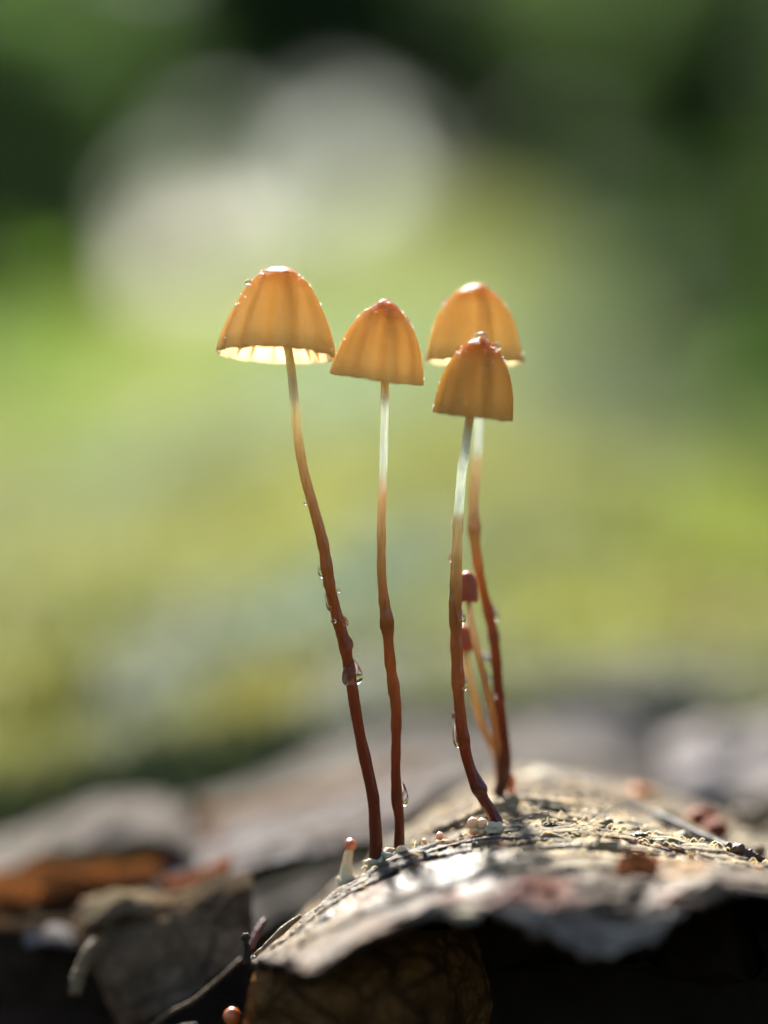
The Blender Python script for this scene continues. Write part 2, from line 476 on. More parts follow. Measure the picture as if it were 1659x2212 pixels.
def patches(px, py, base, lst):
    c = np.tile(np.array(base), (len(px), 1))
    for (x, y, rx, ry, ang, col) in lst:
        a = R(ang)
        dx, dy = px - x, py - y
        u = (dx * math.cos(a) - dy * math.sin(a)) / rx; v = (dx * math.sin(a) + dy * math.cos(a)) / ry
        w = np.exp(-(u * u + v * v) * 1.1)[:, None]
        c = c * (1 - w) + np.array(col) * w
    return c
YEL, GRN, GRY, OLV, TEA = (0.26, 0.275, 0.055), (0.12, 0.19, 0.03), (0.17, 0.21, 0.13), (0.15, 0.15, 0.03), (0.19, 0.26, 0.17)
BRT = (0.165, 0.25, 0.055)
def bank_colour(px, py, Y, W, u, v):
    return patches(px, py, (0.18, 0.20, 0.065), [
        (1380, 1500, 330, 90, 0, (0.20, 0.20, 0.16)),
        (760, 800, 420, 160, 10, (0.22, 0.29, 0.10)),
        (60, 830, 190, 130, 10, BRT), (380, 830, 260, 110, 15, (0.25, 0.31, 0.07)),
        (1010, 480, 170, 110, 0, (0.22, 0.22, 0.06)), (800, 640, 330, 120, 0, (0.22, 0.26, 0.09)),
        (1220, 760, 110, 210, 0, (0.13, 0.175, 0.085)), (520, 900, 230, 70, 20, (0.20, 0.24, 0.12)), (760, 860, 170, 90, 0, TEA),
        (1290, 880, 230, 120, -20, (0.10, 0.13, 0.075)), (1450, 930, 200, 130, -30, (0.075, 0.10, 0.05)), (330, 1010, 200, 60, 20, (0.10, 0.115, 0.025)), (230, 1060, 150, 60, 25, TEA),  # dark greens at right put deep shade into the moss colour
        (560, 1130, 300, 90, 25, YEL), (700, 1060, 130, 110, 0, YEL), (800, 1210, 170, 75, 25, TEA), (640, 1310, 210, 60, 30, (0.14, 0.18, 0.11)),
        (1000, 1000, 200, 120, 0, (0.20, 0.21, 0.045)), (1250, 1010, 180, 60, -10, (0.25, 0.26, 0.09)), (1320, 1120, 230, 55, -25, (0.12, 0.145, 0.02)),
        (1560, 1150, 160, 90, -25, (0.20, 0.25, 0.03)), (1300, 1290, 260, 90, 0, YEL), (200, 1180, 260, 100, 20, (0.22, 0.235, 0.055)),
        (300, 1470, 240, 110, 35, (0.19, 0.21, 0.17)), (760, 1480, 170, 90, 25, (0.24, 0.25, 0.22)), (650, 1320, 240, 70, 30, (0.17, 0.22, 0.15)), (60, 1500, 130, 160, 0, (0.20, 0.20, 0.035)), (560, 1480, 150, 70, 25, (0.21, 0.19, 0.035)),
        (1550, 1320, 150, 70, 0, (0.20, 0.19, 0.06)), (150, 1340, 190, 50, 20, (0.16, 0.18, 0.03)), (1010, 1420, 170, 50, 10, (0.17, 0.18, 0.09))])
bank_rows = [
    [(-1500, 1900, 170), (-500, 1500, 170), (0, 1260, 170), (600, 1130, 170), (1000, 1130, 170), (1500, 1260, 170), (2200, 1560, 170), (3200, 1900, 170)],
    [(-1500, 1600, 115), (-500, 1010, 115), (0, 790, 115), (300, 680, 115), (600, 590, 115), (900, 485, 115), (1130, 520, 115), (1320, 720, 115), (1659, 1010, 115), (2200, 1300, 115), (3200, 1800, 115)],
    [(-1500, 1650, 88), (-500, 1060, 88), (0, 840, 88), (300, 730, 88), (600, 650, 88), (900, 570, 88), (1140, 600, 88), (1340, 780, 88), (1659, 1035, 88), (2200, 1330, 88), (3200, 1820, 88)],
    [(-1500, 1700, 55), (-500, 1140, 55), (0, 930, 55), (300, 830, 55), (600, 770, 55), (900, 715, 55), (1150, 735, 55), (1350, 860, 55), (1659, 1080, 55), (2200, 1370, 55), (3200, 1850, 55)],
    [(-1500, 1780, 33), (-500, 1240, 33), (0, 1060, 33), (450, 960, 33), (900, 910, 33), (1250, 950, 33), (1659, 1140, 33), (2200, 1420, 33), (3200, 1900, 33)],
    [(-1500, 1880, 23), (-500, 1390, 23), (0, 1220, 23), (450, 1130, 23), (900, 1085, 23), (1250, 1105, 23), (1659, 1230, 23), (2200, 1480, 23), (3200, 1960, 23)],
    [(-1500, 2020, 16.5), (-500, 1560, 16.5), (0, 1400, 16.5), (450, 1320, 16.5), (900, 1275, 16.5), (1250, 1285, 16.5), (1659, 1355, 16.5), (2200, 1570, 16.5), (3200, 2050, 16.5)],
    [(-1500, 2200, 12.8), (-500, 1740, 12.8), (0, 1590, 12.8), (450, 1510, 12.8), (900, 1465, 12.8), (1250, 1460, 12.8), (1659, 1500, 12.8), (2200, 1700, 12.8), (3200, 2200, 12.8)],
    [(-1500, 2500, 10.6), (-500, 1960, 10.6), (0, 1800, 10.6), (450, 1710, 10.6), (900, 1640, 10.6), (1250, 1620, 10.6), (1659, 1670, 10.6), (2200, 1860, 10.6), (3200, 2500, 10.6)],
    [(-1500, 3600, 10.0), (-500, 3300, 10.0), (0, 3000, 10.0), (450, 2900, 10.0), (900, 2800, 10.0), (1250, 2800, 10.0), (1659, 2900, 10.0), (2200, 3100, 10.0), (3200, 3600, 10.0)],
]
bank = sheet('mossy_bank', bank_rows, 150, 110, M['moss'], thick=0.8, amp=0.35, freq=0.22, amp2=0.1, freq2=0.9, colf=bank_colour, seed=4)
tag(bank, 'yellow green mossy bank with grey patches, blurred', kind='structure')
def moss_tufts():
    me = bank.data
    n = 150 * 110
    co = np.empty(len(me.vertices) * 3); me.vertices.foreach_get('co', co); co = co.reshape(-1, 3) + np.array(bank.location)
    cl = np.empty(len(me.vertices) * 4, np.float32); me.attributes['col'].data.foreach_get('color', cl); cl = cl.reshape(-1, 4)[:, :3]
    N = 42000
    j = rng.integers(0, 109, N); i = rng.integers(12, 137, N)
    a = j * 150 + i
    fu, fv = rng.random(N)[:, None], rng.random(N)[:, None]
    p = co[a] * (1 - fu) * (1 - fv) + co[a + 1] * fu * (1 - fv) + co[a + 150] * (1 - fu) * fv + co[np.minimum(a + 151, n - 1)] * fu * fv
    keep = (p[:, 1] > 10.2) & (p[:, 1] < 125)
    p, a = p[keep], a[keep]; N = len(p)
    h = rng.uniform(0.6, 1.4, N) * (0.10 + 0.0075 * p[:, 1]); th = rng.uniform(0, 6.28, N)
    ln = rng.normal(0, 0.35, (N, 2))
    w = h * 0.22
    dx, dy = np.cos(th) * w, np.sin(th) * w
    z0 = np.zeros(N)
    V = np.stack([np.stack([p[:, 0] - dx, p[:, 1] - dy, p[:, 2] - 0.05], 1), np.stack([p[:, 0] + dx, p[:, 1] + dy, p[:, 2] - 0.05], 1),
                  np.stack([p[:, 0] + dx * 0.8 + ln[:, 0] * h * .5, p[:, 1] + dy * 0.8 + ln[:, 1] * h * .5, p[:, 2] + h * .6], 1),
                  np.stack([p[:, 0] + ln[:, 0] * h, p[:, 1] + ln[:, 1] * h, p[:, 2] + h], 1),
                  np.stack([p[:, 0] - dx * 0.8 + ln[:, 0] * h * .5, p[:, 1] - dy * 0.8 + ln[:, 1] * h * .5, p[:, 2] + h * .6], 1)], 1).reshape(-1, 3)
    F = [(5*q, 5*q+1, 5*q+2, 5*q+3, 5*q+4) for q in range(N)]
    col = np.repeat(cl[a] * rng.uniform(0.85, 1.15, (N, 1)), 5, 0)
    o = obj('moss', V, F, M['moss_blade'], smooth=False, col=col)
    tag(o, 'short feathery moss growing all over the bank', 'moss', kind='stuff')
moss_tufts()

# ------------------------------------------------------------------ trees, bushes
LEAF = np.array([(0, 0, 0), (0.28, 0.3, 0.05), (0.25, 0.65, 0.02), (0, 1.0, -0.1), (-0.25, 0.65, 0.02), (-0.28, 0.3, 0.05)])
def leaves(P, size, up=0.3, flat=0.6):
    """Folded leaf blades at points P: verts, faces."""
    N = len(P)
    th = rng.uniform(0, 2 * math.pi, N); el = rng.normal(-0.3, 0.5, N); ro = rng.normal(0, 0.7, N)
    f = np.stack([np.cos(th) * np.cos(el), np.sin(th) * np.cos(el), np.sin(el)], 1)
    s = np.stack([-np.sin(th), np.cos(th), np.zeros(N)], 1)
    u = np.cross(s, f)
    s2 = s * np.cos(ro)[:, None] + u * np.sin(ro)[:, None]
    u2 = np.cross(s2, f)
    L = size * rng.uniform(0.65, 1.3, N)
    V = P[:, None, :] + L[:, None, None] * (LEAF[None, :, 0:1] * s2[:, None, :] + LEAF[None, :, 1:2] * f[:, None, :] + LEAF[None, :, 2:3] * u2[:, None, :])
    F = []
    for i in range(N):
        b = 6 * i
        F += [(b, b+1, b+2, b+3), (b, b+3, b+4, b+5)]
    return V.reshape(-1, 3), F
def clumpy(c, r, n, clumps):
    """Points in uneven clumps through an ellipsoid."""
    d = rng.normal(size=(clumps, 3)); d /= np.linalg.norm(d, axis=1, keepdims=True)
    cc = d * (rng.random(clumps) ** 0.5)[:, None]
    k = rng.integers(0, clumps, n)
    q = cc[k] + rng.normal(0, 0.2, (n, 3))
    return q * np.array(r) + np.array(c)
def tree(px, py, Y, rpx, rpy, n, leafsize, leafm, label, name='forest_tree', trunk_r=None, group='trees of the blurred forest behind', cat='tree', up=False):
    c = at(px, py, Y); rx, rz = sz(rpx, Y), sz(rpy, Y)
    base = Vector((c.x + rx * 0.15, Y, ground_z(c.x, Y) - 5))
    t = empty(name, base)
    tr = trunk_r or max(2.0, rx * 0.09)
    top = c + Vector((0, 0, rz * 0.6))
    mid = (base + c) / 2 + Vector((rx * 0.1, 0, 0))
    V0, F0 = tube(spline([tuple(base), tuple(mid), tuple(c), tuple(top)], 14), np.linspace(tr * 1.25, tr * 0.3, 14), 10, True, 0.2, px)
    parts = [(V0, F0)]
    for k in range(7):
        s = base.lerp(c, random.uniform(0.6, 1.0)) if k < 3 else c.lerp(top, random.random())
        d = Vector((random.uniform(-1, 1) * rx, random.uniform(-.8, .8) * rx, random.uniform(0.0, 0.8) * rz))
        parts.append(tube([s, s + d * 0.5 + Vector((0, 0, -0.05 * rz)), s + d], [tr * 0.4, tr * 0.25, tr * 0.08], 6))
    V, F = merge(parts)
    obj('trunk', V, F, M['trunk'], t)
    P = clumpy(c, (rx, rx * 0.8, rz), n, max(8, n // 45))
    V, F = leaves(P, leafsize)
    obj('crown', V, F, leafm, t, smooth=False)
    return tag(t, label, cat, group)
_fl = bpy.data.objects['forest_floor']
_dep = None
def ground_z(x, y):
    global _dep
    if _dep is None:
        v = [_fl.matrix_world @ q.co for q in _fl.data.vertices] if False else [q.co + _fl.location for q in _fl.data.vertices]
        _dep = BVHTree.FromPolygons(v, [tuple(p.vertices) for p in _fl.data.polygons])
    h = _dep.ray_cast(Vector((x, y, 50000)), Vector((0, 0, -1)))
    return h[0].z if h[0] else 0.0

FOREST = [
    (40, 250, 2600, 260, 330, 1500, 40, 'leaf_mid', 'green leafy tree at the upper left edge of the blurred forest'),
    (290, 110, 3400, 280, 215, 1300, 46, 'leaf_mid', 'pale green tree reaching the top edge left of the bright gap'),
    (40, 620, 2300, 190, 260, 1100, 36, 'leaf_dark', 'dark tree low down at the left of the bright gap'),
    (640, -30, 3000, 330, 330, 2700, 44, 'leaf_dark', 'dark tree whose crown hangs over the bright gap'),
    (1020, 60, 3200, 230, 270, 1300, 44, 'leaf_mid', 'mid green tree at the top, right of the bright gap'),
    (1230, 330, 2700, 260, 420, 2200, 40, 'leaf_dark', 'dense dark tree bordering the bright gap on its right'),
    (1500, 420, 2200, 260, 480, 2600, 36, 'leaf_dark', 'tall very dark tree filling the upper right'),
    (1640, 900, 1700, 220, 330, 1500, 30, 'leaf_dark', 'dark bushy tree at the right edge above the mossy bank'),
    (1400, 760, 2000, 200, 260, 1100, 34, 'leaf_mid', 'grey green tree low behind the mossy bank at the right'),
    (1250, -60, 3600, 210, 150, 700, 48, 'leaf_mid', 'thin crowned tree at the top right where grey sky shows'),
    (1680, 30, 2900, 230, 260, 1500, 40, 'leaf_mid', 'green tree in the top right corner'),
    (-330, 420, 2500, 270, 420, 1500, 38, 'leaf_mid', 'broad green tree left of the picture, nearest to its edge'),
    (-780, 380, 2700, 280, 460, 1500, 40, 'leaf_dark', 'dark tree far to the left of the picture'),
    (-1250, 420, 2600, 290, 460, 1400, 42, 'leaf_mid', 'green tree farthest to the left of the picture'),
    (2050, 450, 2500, 270, 460, 1500, 38, 'leaf_dark', 'dark tree right of the picture, nearest to its edge'),
    (2550, 420, 2700, 290, 470, 1400, 40, 'leaf_mid', 'green tree farthest to the right of the picture'),
]
for (px, py, Y, rx, rz, n, ls, lm, lab) in FOREST:
    tree(px, py, Y, rx, rz, n, ls, M[lm], lab)
# thin young tree added so its sparse leaves dim the bright gap
tree(540, 430, 3800, 330, 260, 270, 46, M['leaf_mid'], 'slender sparse tree added to dim the bright gap', trunk_r=9)
# bush at the left by the bank
def bush(px, py, Y, rpx, rpy, n, ls, lm, label, cat='bush'):
    c = at(px, py, Y); rx, rz = sz(rpx, Y), sz(rpy, Y)
    base = Vector((c.x, Y, c.z - rz * 1.5))
    t = empty('leafy_bush', base)
    parts = []
    for k in range(6):
        e = c + Vector((random.uniform(-.7, .7) * rx, random.uniform(-.5, .5) * rx, random.uniform(-.2, .8) * rz))
        parts.append(tube(spline([tuple(base), tuple((base + e) / 2 + Vector((random.uniform(-1, 1), 0, 1))), tuple(e)], 8), np.linspace(rx * .035, rx * .01, 8), 6))
    V, F = merge(parts); obj('branch', V, F, M['trunk'], t)
    V, F = leaves(clumpy(c, (rx, rx * .8, rz), n, max(8, n // 25)), ls)
    obj('foliage', V, F, lm, t, smooth=False)
    return tag(t, label, cat, 'bushes growing on the mossy bank')
bush(10, 850, 118, 150, 160, 260, 3.6, M['leaf_light'], 'bright fresh green leafy bush at the left end of the mossy bank')
bush(1640, 960, 140, 150, 130, 260, 4.0, M['leaf_mid'], 'dull green bush at the right end of the mossy bank')

# ------------------------------------------------------------------ the litter heap under everything
heap_rows = [
    [(-900, 2000, 11), (0, 1960, 11), (500, 1900, 11), (1000, 1850, 11), (1500, 1840, 11), (2000, 1900, 11), (2900, 2000, 11)],
    [(-900, 2060, 6), (0, 2030, 6), (500, 1960, 6), (1000, 1860, 6), (1500, 1880, 6), (2000, 1960, 6), (2900, 2060, 6)],
    [(-900, 2330, 2), (0, 2320, 2), (500, 2220, 2), (800, 2010, 2), (1100, 1900, 2), (1500, 1940, 2), (2000, 2020, 2), (2900, 2150, 2)],
    [(-900, 2440, 0.5), (0, 2430, 0.5), (520, 2330, 0.5), (800, 2080, 0.5), (1100, 1980, 0.5), (1500, 2000, 0.5), (2000, 2080, 0.5), (2900, 2240, 0.5)],
    [(-900, 2500, 0.1), (0, 2500, 0.1), (520, 2500, 0.1), (800, 2400, 0.1), (1100, 2300, 0.1), (1500, 2300, 0.1), (2000, 2350, 0.1), (2900, 2500, 0.1)],
    [(-900, 4600, -2), (0, 4600, -2), (500, 4600, -2), (1000, 4600, -2), (1500, 4600, -2), (2000, 4600, -2), (2900, 4600, -2)],
]
heap = sheet('leaf_mould_ground', heap_rows, 120, 90, M['soil'], thick=0.4, amp=0.16, freq=0.9, amp2=0.05, freq2=4.0, seed=12)
tag(heap, 'leaf mould, blackened for shade, under the bark and the dead leaves', kind='structure')

# ------------------------------------------------------------------ bark slab the mushrooms grow on
def slab_colour(px, py, Y, W, u, v):
    n1 = fbm(W, 1.6, 4, 5.0); n2 = fbm(W, 4.5, 4, 8.0)
    grey = np.array((0.29, 0.24, 0.19)); dark = np.array((0.075, 0.058, 0.045)); cream = np.array((0.62, 0.56, 0.38)); red = np.array((0.22, 0.062, 0.03)); tan = np.array((0.40, 0.25, 0.11)); green = np.array((0.16, 0.155, 0.09)); pale = np.array((0.54, 0.48, 0.40))
    c = np.tile(grey, (len(px), 1))
    def put(w, col):
        nonlocal c
        w = np.clip(w, 0, 1)[:, None]; c = c * (1 - w) + col * w
    def reg(x, y, rx, ry, e=0.6):
        return smoothstep(-e, e, 1 - ((px - x) / rx) ** 2 - ((py - y) / ry) ** 2 + n1 * 0.9 + n2 * 0.5)
    t1, t2 = slab_strata(W)
    put(smoothstep(0.0, 0.5, n1) * np.where(px < 1120, 0.45, 1.0), pale)
    put(smoothstep(0.03, -0.05, t1) * 0.85, np.array((0.27, 0.15, 0.075)))
    put(smoothstep(0.02, -0.05, t2) * smoothstep(-0.02, 0.03, t1) * 0.6, np.array((0.17, 0.12, 0.09)))
    put(smoothstep(-0.15, 0.35, Y + 0.15) * (0.62 + 1.4 * n2), cream)                # fungus felt behind the crest
    put(smoothstep(0.05, 0.35, n2) * smoothstep(0.2, 1.0, Y), tan * 0.8)
    fibc = fbm(np.stack([W[:, 0] * 0.8 + W[:, 1] * 0.2, W[:, 1] * 7, W[:, 2] * 7], 1), 1.0, 4, 13.0)
    put(reg(1300, 1810, 430, 40) * 0.8, (0.46, 0.42, 0.30))
    put(reg(880, 1842, 300, 34) * (px < 1100), green)                          # greenish wet rim on the left
    put(reg(640, 1985, 130, 60), (0.34, 0.25, 0.13))
    put(reg(1090, 1815, 110, 26), (0.26, 0.11, 0.04))
    put(reg(980, 1890, 190, 40) * 0.6, np.array((0.19, 0.18, 0.175)))
    put(smoothstep(0.08, 0.3, fibc) * 0.65, np.array((0.30, 0.285, 0.27)))
    put(smoothstep(-0.12, -0.34, fibc) * 0.6, np.array((0.14, 0.105, 0.075)))
    put(reg(915, 1888, 85, 50) * 0.9, dark)
    put(reg(1010, 1838, 70, 16) * 0.8, dark)
    put(reg(1080, 1865, 60, 26), dark)
    put(reg(1330, 1850, 290, 40) * 0.8, (0.52, 0.46, 0.33))
    put(reg(1390, 1868, 42, 30), red * 1.3)
    put(reg(1480, 1875, 55, 26), tan)
    put(reg(1210, 1930, 220, 34), red * 1.2)
    put(reg(980, 1925, 60, 12), red)
    put(reg(1330, 1925, 80, 60), np.array((0.12, 0.085, 0.06)))
    put(reg(1050, 1972, 120, 24), pale)
    return np.array((0.68, 0.63, 0.56)) * c * (1 + 0.35 * n2)[:, None]
def slab_attr(px, py, Y, W):
    n1 = fbm(W, 2.2, 4, 21.0)
    w = np.exp(-(((px - 930) / 190) ** 2 + ((py - 1885) / 70) ** 2)) + 0.9 * np.exp(-(((px - 720) / 120) ** 2 + ((py - 2000) / 60) ** 2)) + 0.5 * np.exp(-(((px - 1090) / 90) ** 2 + ((py - 1850) / 40) ** 2)) + 0.4 * smoothstep(-0.8, -1.8, Y)
    return {'wet': np.clip(w * (0.9 + n1) * smoothstep(0.3, -0.2, Y), 0, 1)}
def slab_strata(W):
    return fbm(W * np.array((0.8, 1.5, 1.5)), 1.15, 5, 41.0), fbm(W * np.array((0.7, 1.6, 1.6)), 2.6, 4, 47.0)
def slab_relief(W, u, v):
    t1, t2 = slab_strata(W)
    fib = fbm(np.stack([W[:, 0] * 1.1 + W[:, 1] * 0.25, W[:, 1] * 8, W[:, 2] * 8], 1), 1.0, 4, 3.0)
    return -0.034 + 0.028 * smoothstep(-0.03, 0.03, t1) + 0.018 * smoothstep(0.0, 0.03, t2) + 0.016 * fib + 0.006 * fbm(W, 14.0, 3, 6.0)
slab_rows = [
    [(860, 1900, 5.2), (980, 1790, 5.2), (1080, 1730, 5.2), (1200, 1712, 5.2), (1350, 1735, 5.2), (1500, 1775, 5.2), (1700, 1830, 5.2), (1950, 1900, 5.2)],
    [(800, 1880, 3.6), (930, 1768, 3.6), (1040, 1695, 3.6), (1150, 1664, 3.6), (1250, 1678, 3.6), (1400, 1712, 3.6), (1520, 1752, 3.6), (1700, 1800, 3.6), (1950, 1880, 3.6)],
    [(700, 1930, 2.0), (840, 1822, 2.0), (950, 1752, 2.0), (1060, 1704, 2.0), (1150, 1690, 2.0), (1250, 1700, 2.0), (1400, 1735, 2.0), (1550, 1788, 2.0), (1700, 1830, 2.0), (1950, 1900, 2.0)],
    [(560, 2060, 0.9), (700, 1955, 0.9), (800, 1878, 0.9), (900, 1812, 0.9), (1000, 1760, 0.9), (1085, 1728, 0.9), (1180, 1730, 0.9), (1300, 1752, 0.9), (1450, 1790, 0.9), (1600, 1835, 0.9), (1950, 1915, 0.9)],
    [(540, 2075, 0.25), (650, 1987, 0.25), (780, 1894, 0.25), (900, 1829, 0.25), (1000, 1798, 0.25), (1100, 1779, 0.25), (1250, 1776, 0.25), (1400, 1796, 0.25), (1500, 1822, 0.25), (1659, 1862, 0.25), (1950, 1925, 0.25)],
    [(540, 2072, 0), (650, 1985, 0), (780, 1894, 0), (900, 1830, 0), (1000, 1803, 0), (1100, 1788, 0), (1250, 1786, 0), (1400, 1806, 0), (1500, 1830, 0), (1659, 1868, 0), (1950, 1930, 0)],
    [(548, 2078, -0.5), (650, 2004, -0.5), (780, 1922, -0.5), (900, 1866, -0.5), (1000, 1838, -0.5), (1100, 1822, -0.5), (1250, 1820, -0.5), (1400, 1836, -0.5), (1500, 1852, -0.5), (1659, 1882, -0.5), (1950, 1940, -0.5)],
    [(590, 2074, -1.2), (680, 2020, -1.2), (780, 1966, -1.2), (900, 1916, -1.2), (1000, 1884, -1.2), (1100, 1868, -1.2), (1250, 1866, -1.2), (1400, 1872, -1.2), (1500, 1878, -1.2), (1659, 1894, -1.2), (1950, 1960, -1.2)],
    [(640, 2076, -1.9), (720, 2032, -1.9), (800, 1992, -1.9), (900, 1952, -1.9), (1000, 1926, -1.9), (1100, 1930, -1.9), (1200, 1960, -1.9), (1300, 1964, -1.9), (1400, 1950, -1.9), (1480, 1916, -1.9), (1560, 1896, -1.9), (1659, 1904, -1.9), (1950, 1975, -1.9)],
    [(655, 2096, -2.1), (720, 2060, -2.1), (800, 2022, -2.1), (900, 1985, -2.1), (1000, 1958, -2.1), (1060, 1952, -2.1), (1130, 2000, -2.2), (1200, 2048, -2.2), (1260, 2082, -2.2), (1330, 2080, -2.2), (1400, 2052, -2.2), (1450, 2000, -2.2), (1500, 1950, -2.1), (1560, 1926, -2.1), (1659, 1938, -2.0), (1950, 2000, -2.0)],
]
slab = sheet('bark_slab', slab_rows, 520, 270, M['slab'], thick=0.07, amp=0.06, freq=1.1, amp2=0.0, rag=0.4, ragf=0.6, relief=slab_relief, colf=slab_colour, attrf=slab_attr, seed=2, under=(0.05, 0.03, 0.02))
tag(slab, 'curved slab of rotting grey bark with wet dark patches under the mushrooms', 'bark')
def bvh_of(o):
    return BVHTree.FromPolygons([q.co + WL[o.name] for q in o.data.vertices], [tuple(p.vertices) for p in o.data.polygons])
CAMP = Vector((0, -D, H))
slab_b = bvh_of(slab)
def on_slab(px, py, lift=0.0):
    d = (at(px, py) - CAMP).normalized()
    h = slab_b.ray_cast(CAMP, d)
    return (h[0] + Vector((0, 0, lift))) if h[0] else at(px, py)
def slab_z(x, y, d=0.0):
    h = slab_b.ray_cast(Vector((x, y, 30)), Vector((0, 0, -1)))
    return h[0].z if h[0] else d

# ------------------------------------------------------------------ mushrooms
def ramp_col(stops):
    xs = [s[0] for s in stops]
    def f(y):
        return np.stack([np.interp(y, xs, [s[1][k] for s in stops]) for k in range(3)], 1)
    return f
WHITE, CAP_SHADE, TAN, BRN, DRK, BLK = (0.86, 0.92, 0.82), (0.82, 0.72, 0.46), (0.60, 0.44, 0.23), (0.38, 0.17, 0.06), (0.24, 0.075, 0.026), (0.14, 0.034, 0.013)
def make_stem(pts, colf, parent, name='stem', seed=0.0, knobs=()):
    """pts: (px, py, Y, width)"""
    P = spline(pts, 150 if knobs else 90)
    for ky, ka, kh in knobs:      # swollen rings, fuller below than above
        dy = (P[:, 1] - ky) / kh
        P[:, 3] += ka * np.where(dy < 0, np.exp(-dy * dy * 0.8), np.exp(-dy * dy * 5.0))
    W = [at(a, b, c) for a, b, c, d in P]
    r = [sz(d, c) / 2 for a, b, c, d in P]
    r = np.array(r) * (1.05 + 0.12 * np.array([noise.noise(Vector((i * 0.21, seed, 0))) for i in range(len(P))]))
    V, F = tube(W, r, 18, True, 0.06, seed)
    py = np.array([px_of(v)[1] for v in V])
    return obj(name, V, F, M['stem'], parent, True, colf(py))
def cap_profile(pts, n):
    return spline([(b, a) for a, b in pts], n)     # columns radius, depth
def make_cap(parent, rim, apex_py, Rpx, Y, prof, roll, tilt, ribs, seed, cols, flare=0.0, gills=12, wave=0.026, under=(0.91, 0.83, 0.66)):
    """Ribbed bell with wall thickness; frame: origin at the middle of the rim, z to the apex."""
    c = at(rim[0], rim[1], Y)
    hgt = sz(rim[1] - apex_py, Y); Rr = sz(Rpx, Y)
    NP, NA = 56, 168
    pr = cap_profile(prof, NP)
    pr[0, 0] = 0.004
    th = 0.030
    V, C = [], []
    outer, inner = (0.95, 0.50, 0.12), under
    top, mid, low = cols
    for layer in (0, 1):
        for j in range(NP):
            r0, d0 = pr[j]
            dr = pr[min(j + 1, NP - 1)] - pr[max(j - 1, 0)]
            dr = np.array([dr[0] * Rr, dr[1] * hgt]); dr /= np.linalg.norm(dr) + 1e-9
            nr, nz = dr[1], dr[0]
            for i in range(NA):
                a = 2 * math.pi * i / NA
                lob = noise.noise(Vector((math.cos(a) * 1.3, math.sin(a) * 1.3, seed)))
                fine = noise.noise(Vector((math.cos(a) * 6, math.sin(a) * 6, seed + 4)))
                g = math.cos(ribs * a + 1.6 * lob)
                k = smoothstep(0.1, 0.95, d0)
                rr = r0 * Rr * (1 + 0.028 * k * 0.7 * (1 - 2 * abs(math.sin(ribs * a / 2 + 0.8 * lob)) ** 1.6) + 0.03 * k * lob + 0.014 * k * fine)
                if d0 > 0.9: rr += Rr * flare * (d0 - 0.9) / 0.1 * (0.5 + 0.5 * math.cos(a - 0.4))
                z = hgt * (1 - d0) + (wave * Rr * (g * 0.25 + lob * 1.2 + fine * 0.7)) * smoothstep(0.6, 1.0, d0)
                if layer:
                    q = min(1.0, (NP - 1 - j) / 4.0)
                    t = th * (0.45 + 0.55 * q)
                    rr = max(0.001, rr - nr * t); z -= nz * t
                V.append((rr * math.cos(a), rr * math.sin(a), z))
                if layer == 0:
                    s = smoothstep(0.0, 0.33, d0); s2 = smoothstep(0.30, 0.95, d0)
                    col = [(1 - s) * top[q2] + s * ((1 - s2) * mid[q2] + s2 * low[q2]) for q2 in range(3)]
                    dk = 1 - 0.10 * smoothstep(0.15, 0.5, d0) * (0.5 - 0.5 * g) ** 2 - 0.10 * fine
                    e = 1 - 0.25 * smoothstep(0.97, 1.0, d0)
                    col = [col[0] * (0.55 + 0.45 * dk) * e, col[1] * dk * e, col[2] * dk * dk * e]
                else:
                    col = [under[q2] * (1 - 0.1 * (0.5 - 0.5 * g)) * (1 - 0.32 * smoothstep(0.74, 0.93, d0)) for q2 in range(3)]  # inner wall coloured darker toward the rim to dim the glow there
                C.append(col)
    n = NP * NA
    F = [f[::-1] for f in grid_faces(NA, NP, 0, True)]
    F2 = [tuple(n + q for q in f[::-1]) for f in F]
    F += F2
    for i in range(NA):
        a, b = (NP - 1) * NA + i, (NP - 1) * NA + (i + 1) % NA
        F.append((b, a, a + n, b + n))
    V += [(0, 0, hgt), (0, 0, hgt - th)]; C += [list(top), list(under)]
    for i in range(NA):
        F.append((2 * n, i, (i + 1) % NA)); F.append((2 * n + 1, n + (i + 1) % NA, n + i))
    me = mesh_data('cap', V, F, True, C)
    me.materials.append(M['cap'])
    o = bpy.data.objects.new('cap', me); COL.objects.link(o)
    o.parent = parent
    rot = Matrix.Rotation(R(roll), 4, 'Y') @ Matrix.Rotation(R(-tilt), 4, 'X')
    o.matrix_local = Matrix.Translation(c - WL[parent.name]) @ rot
    MW[o.name] = Matrix.Translation(c) @ rot
    # gills: thin fins inside, one mesh shared by all
    if gills:
        gp = cap_profile(prof, 26)
        GV, GF = [], []
        for (r0, d0) in gp[7:]:
            z = hgt * (1 - d0); rr = r0 * Rr * 0.945 - th * 0.9
            dep = 0.04 + 0.05 * (1 - d0)
            if d0 > 0.86: dep *= max(0.08, (1.0 - d0) / 0.14)
            z += 0.012
            for y in (-0.006, 0.006):
                GV += [(rr, y, z - 0.01), (max(0.03, rr - dep), y * 0.5, z - dep * 0.55)]
        m = len(gp) - 7
        for j in range(m - 1):
            b = 4 * j
            GF += [(b, b + 1, b + 5, b + 4), (b + 2, b + 6, b + 7, b + 3), (b + 1, b + 3, b + 7, b + 5)]
        gm = mesh_data('gill', GV, GF, True); gm.materials.append(M['gill'])
        for q in range(gills):
            g = bpy.data.objects.new('gill', gm); COL.objects.link(g); g.parent = o
            g.matrix_local = Matrix.Rotation(2 * math.pi * (q + 0.3 * math.sin(q * 2.3)) / gills, 4, 'Z')
    return o
MW = {}
GRP = 'orange bell mushrooms in a row on the bark'
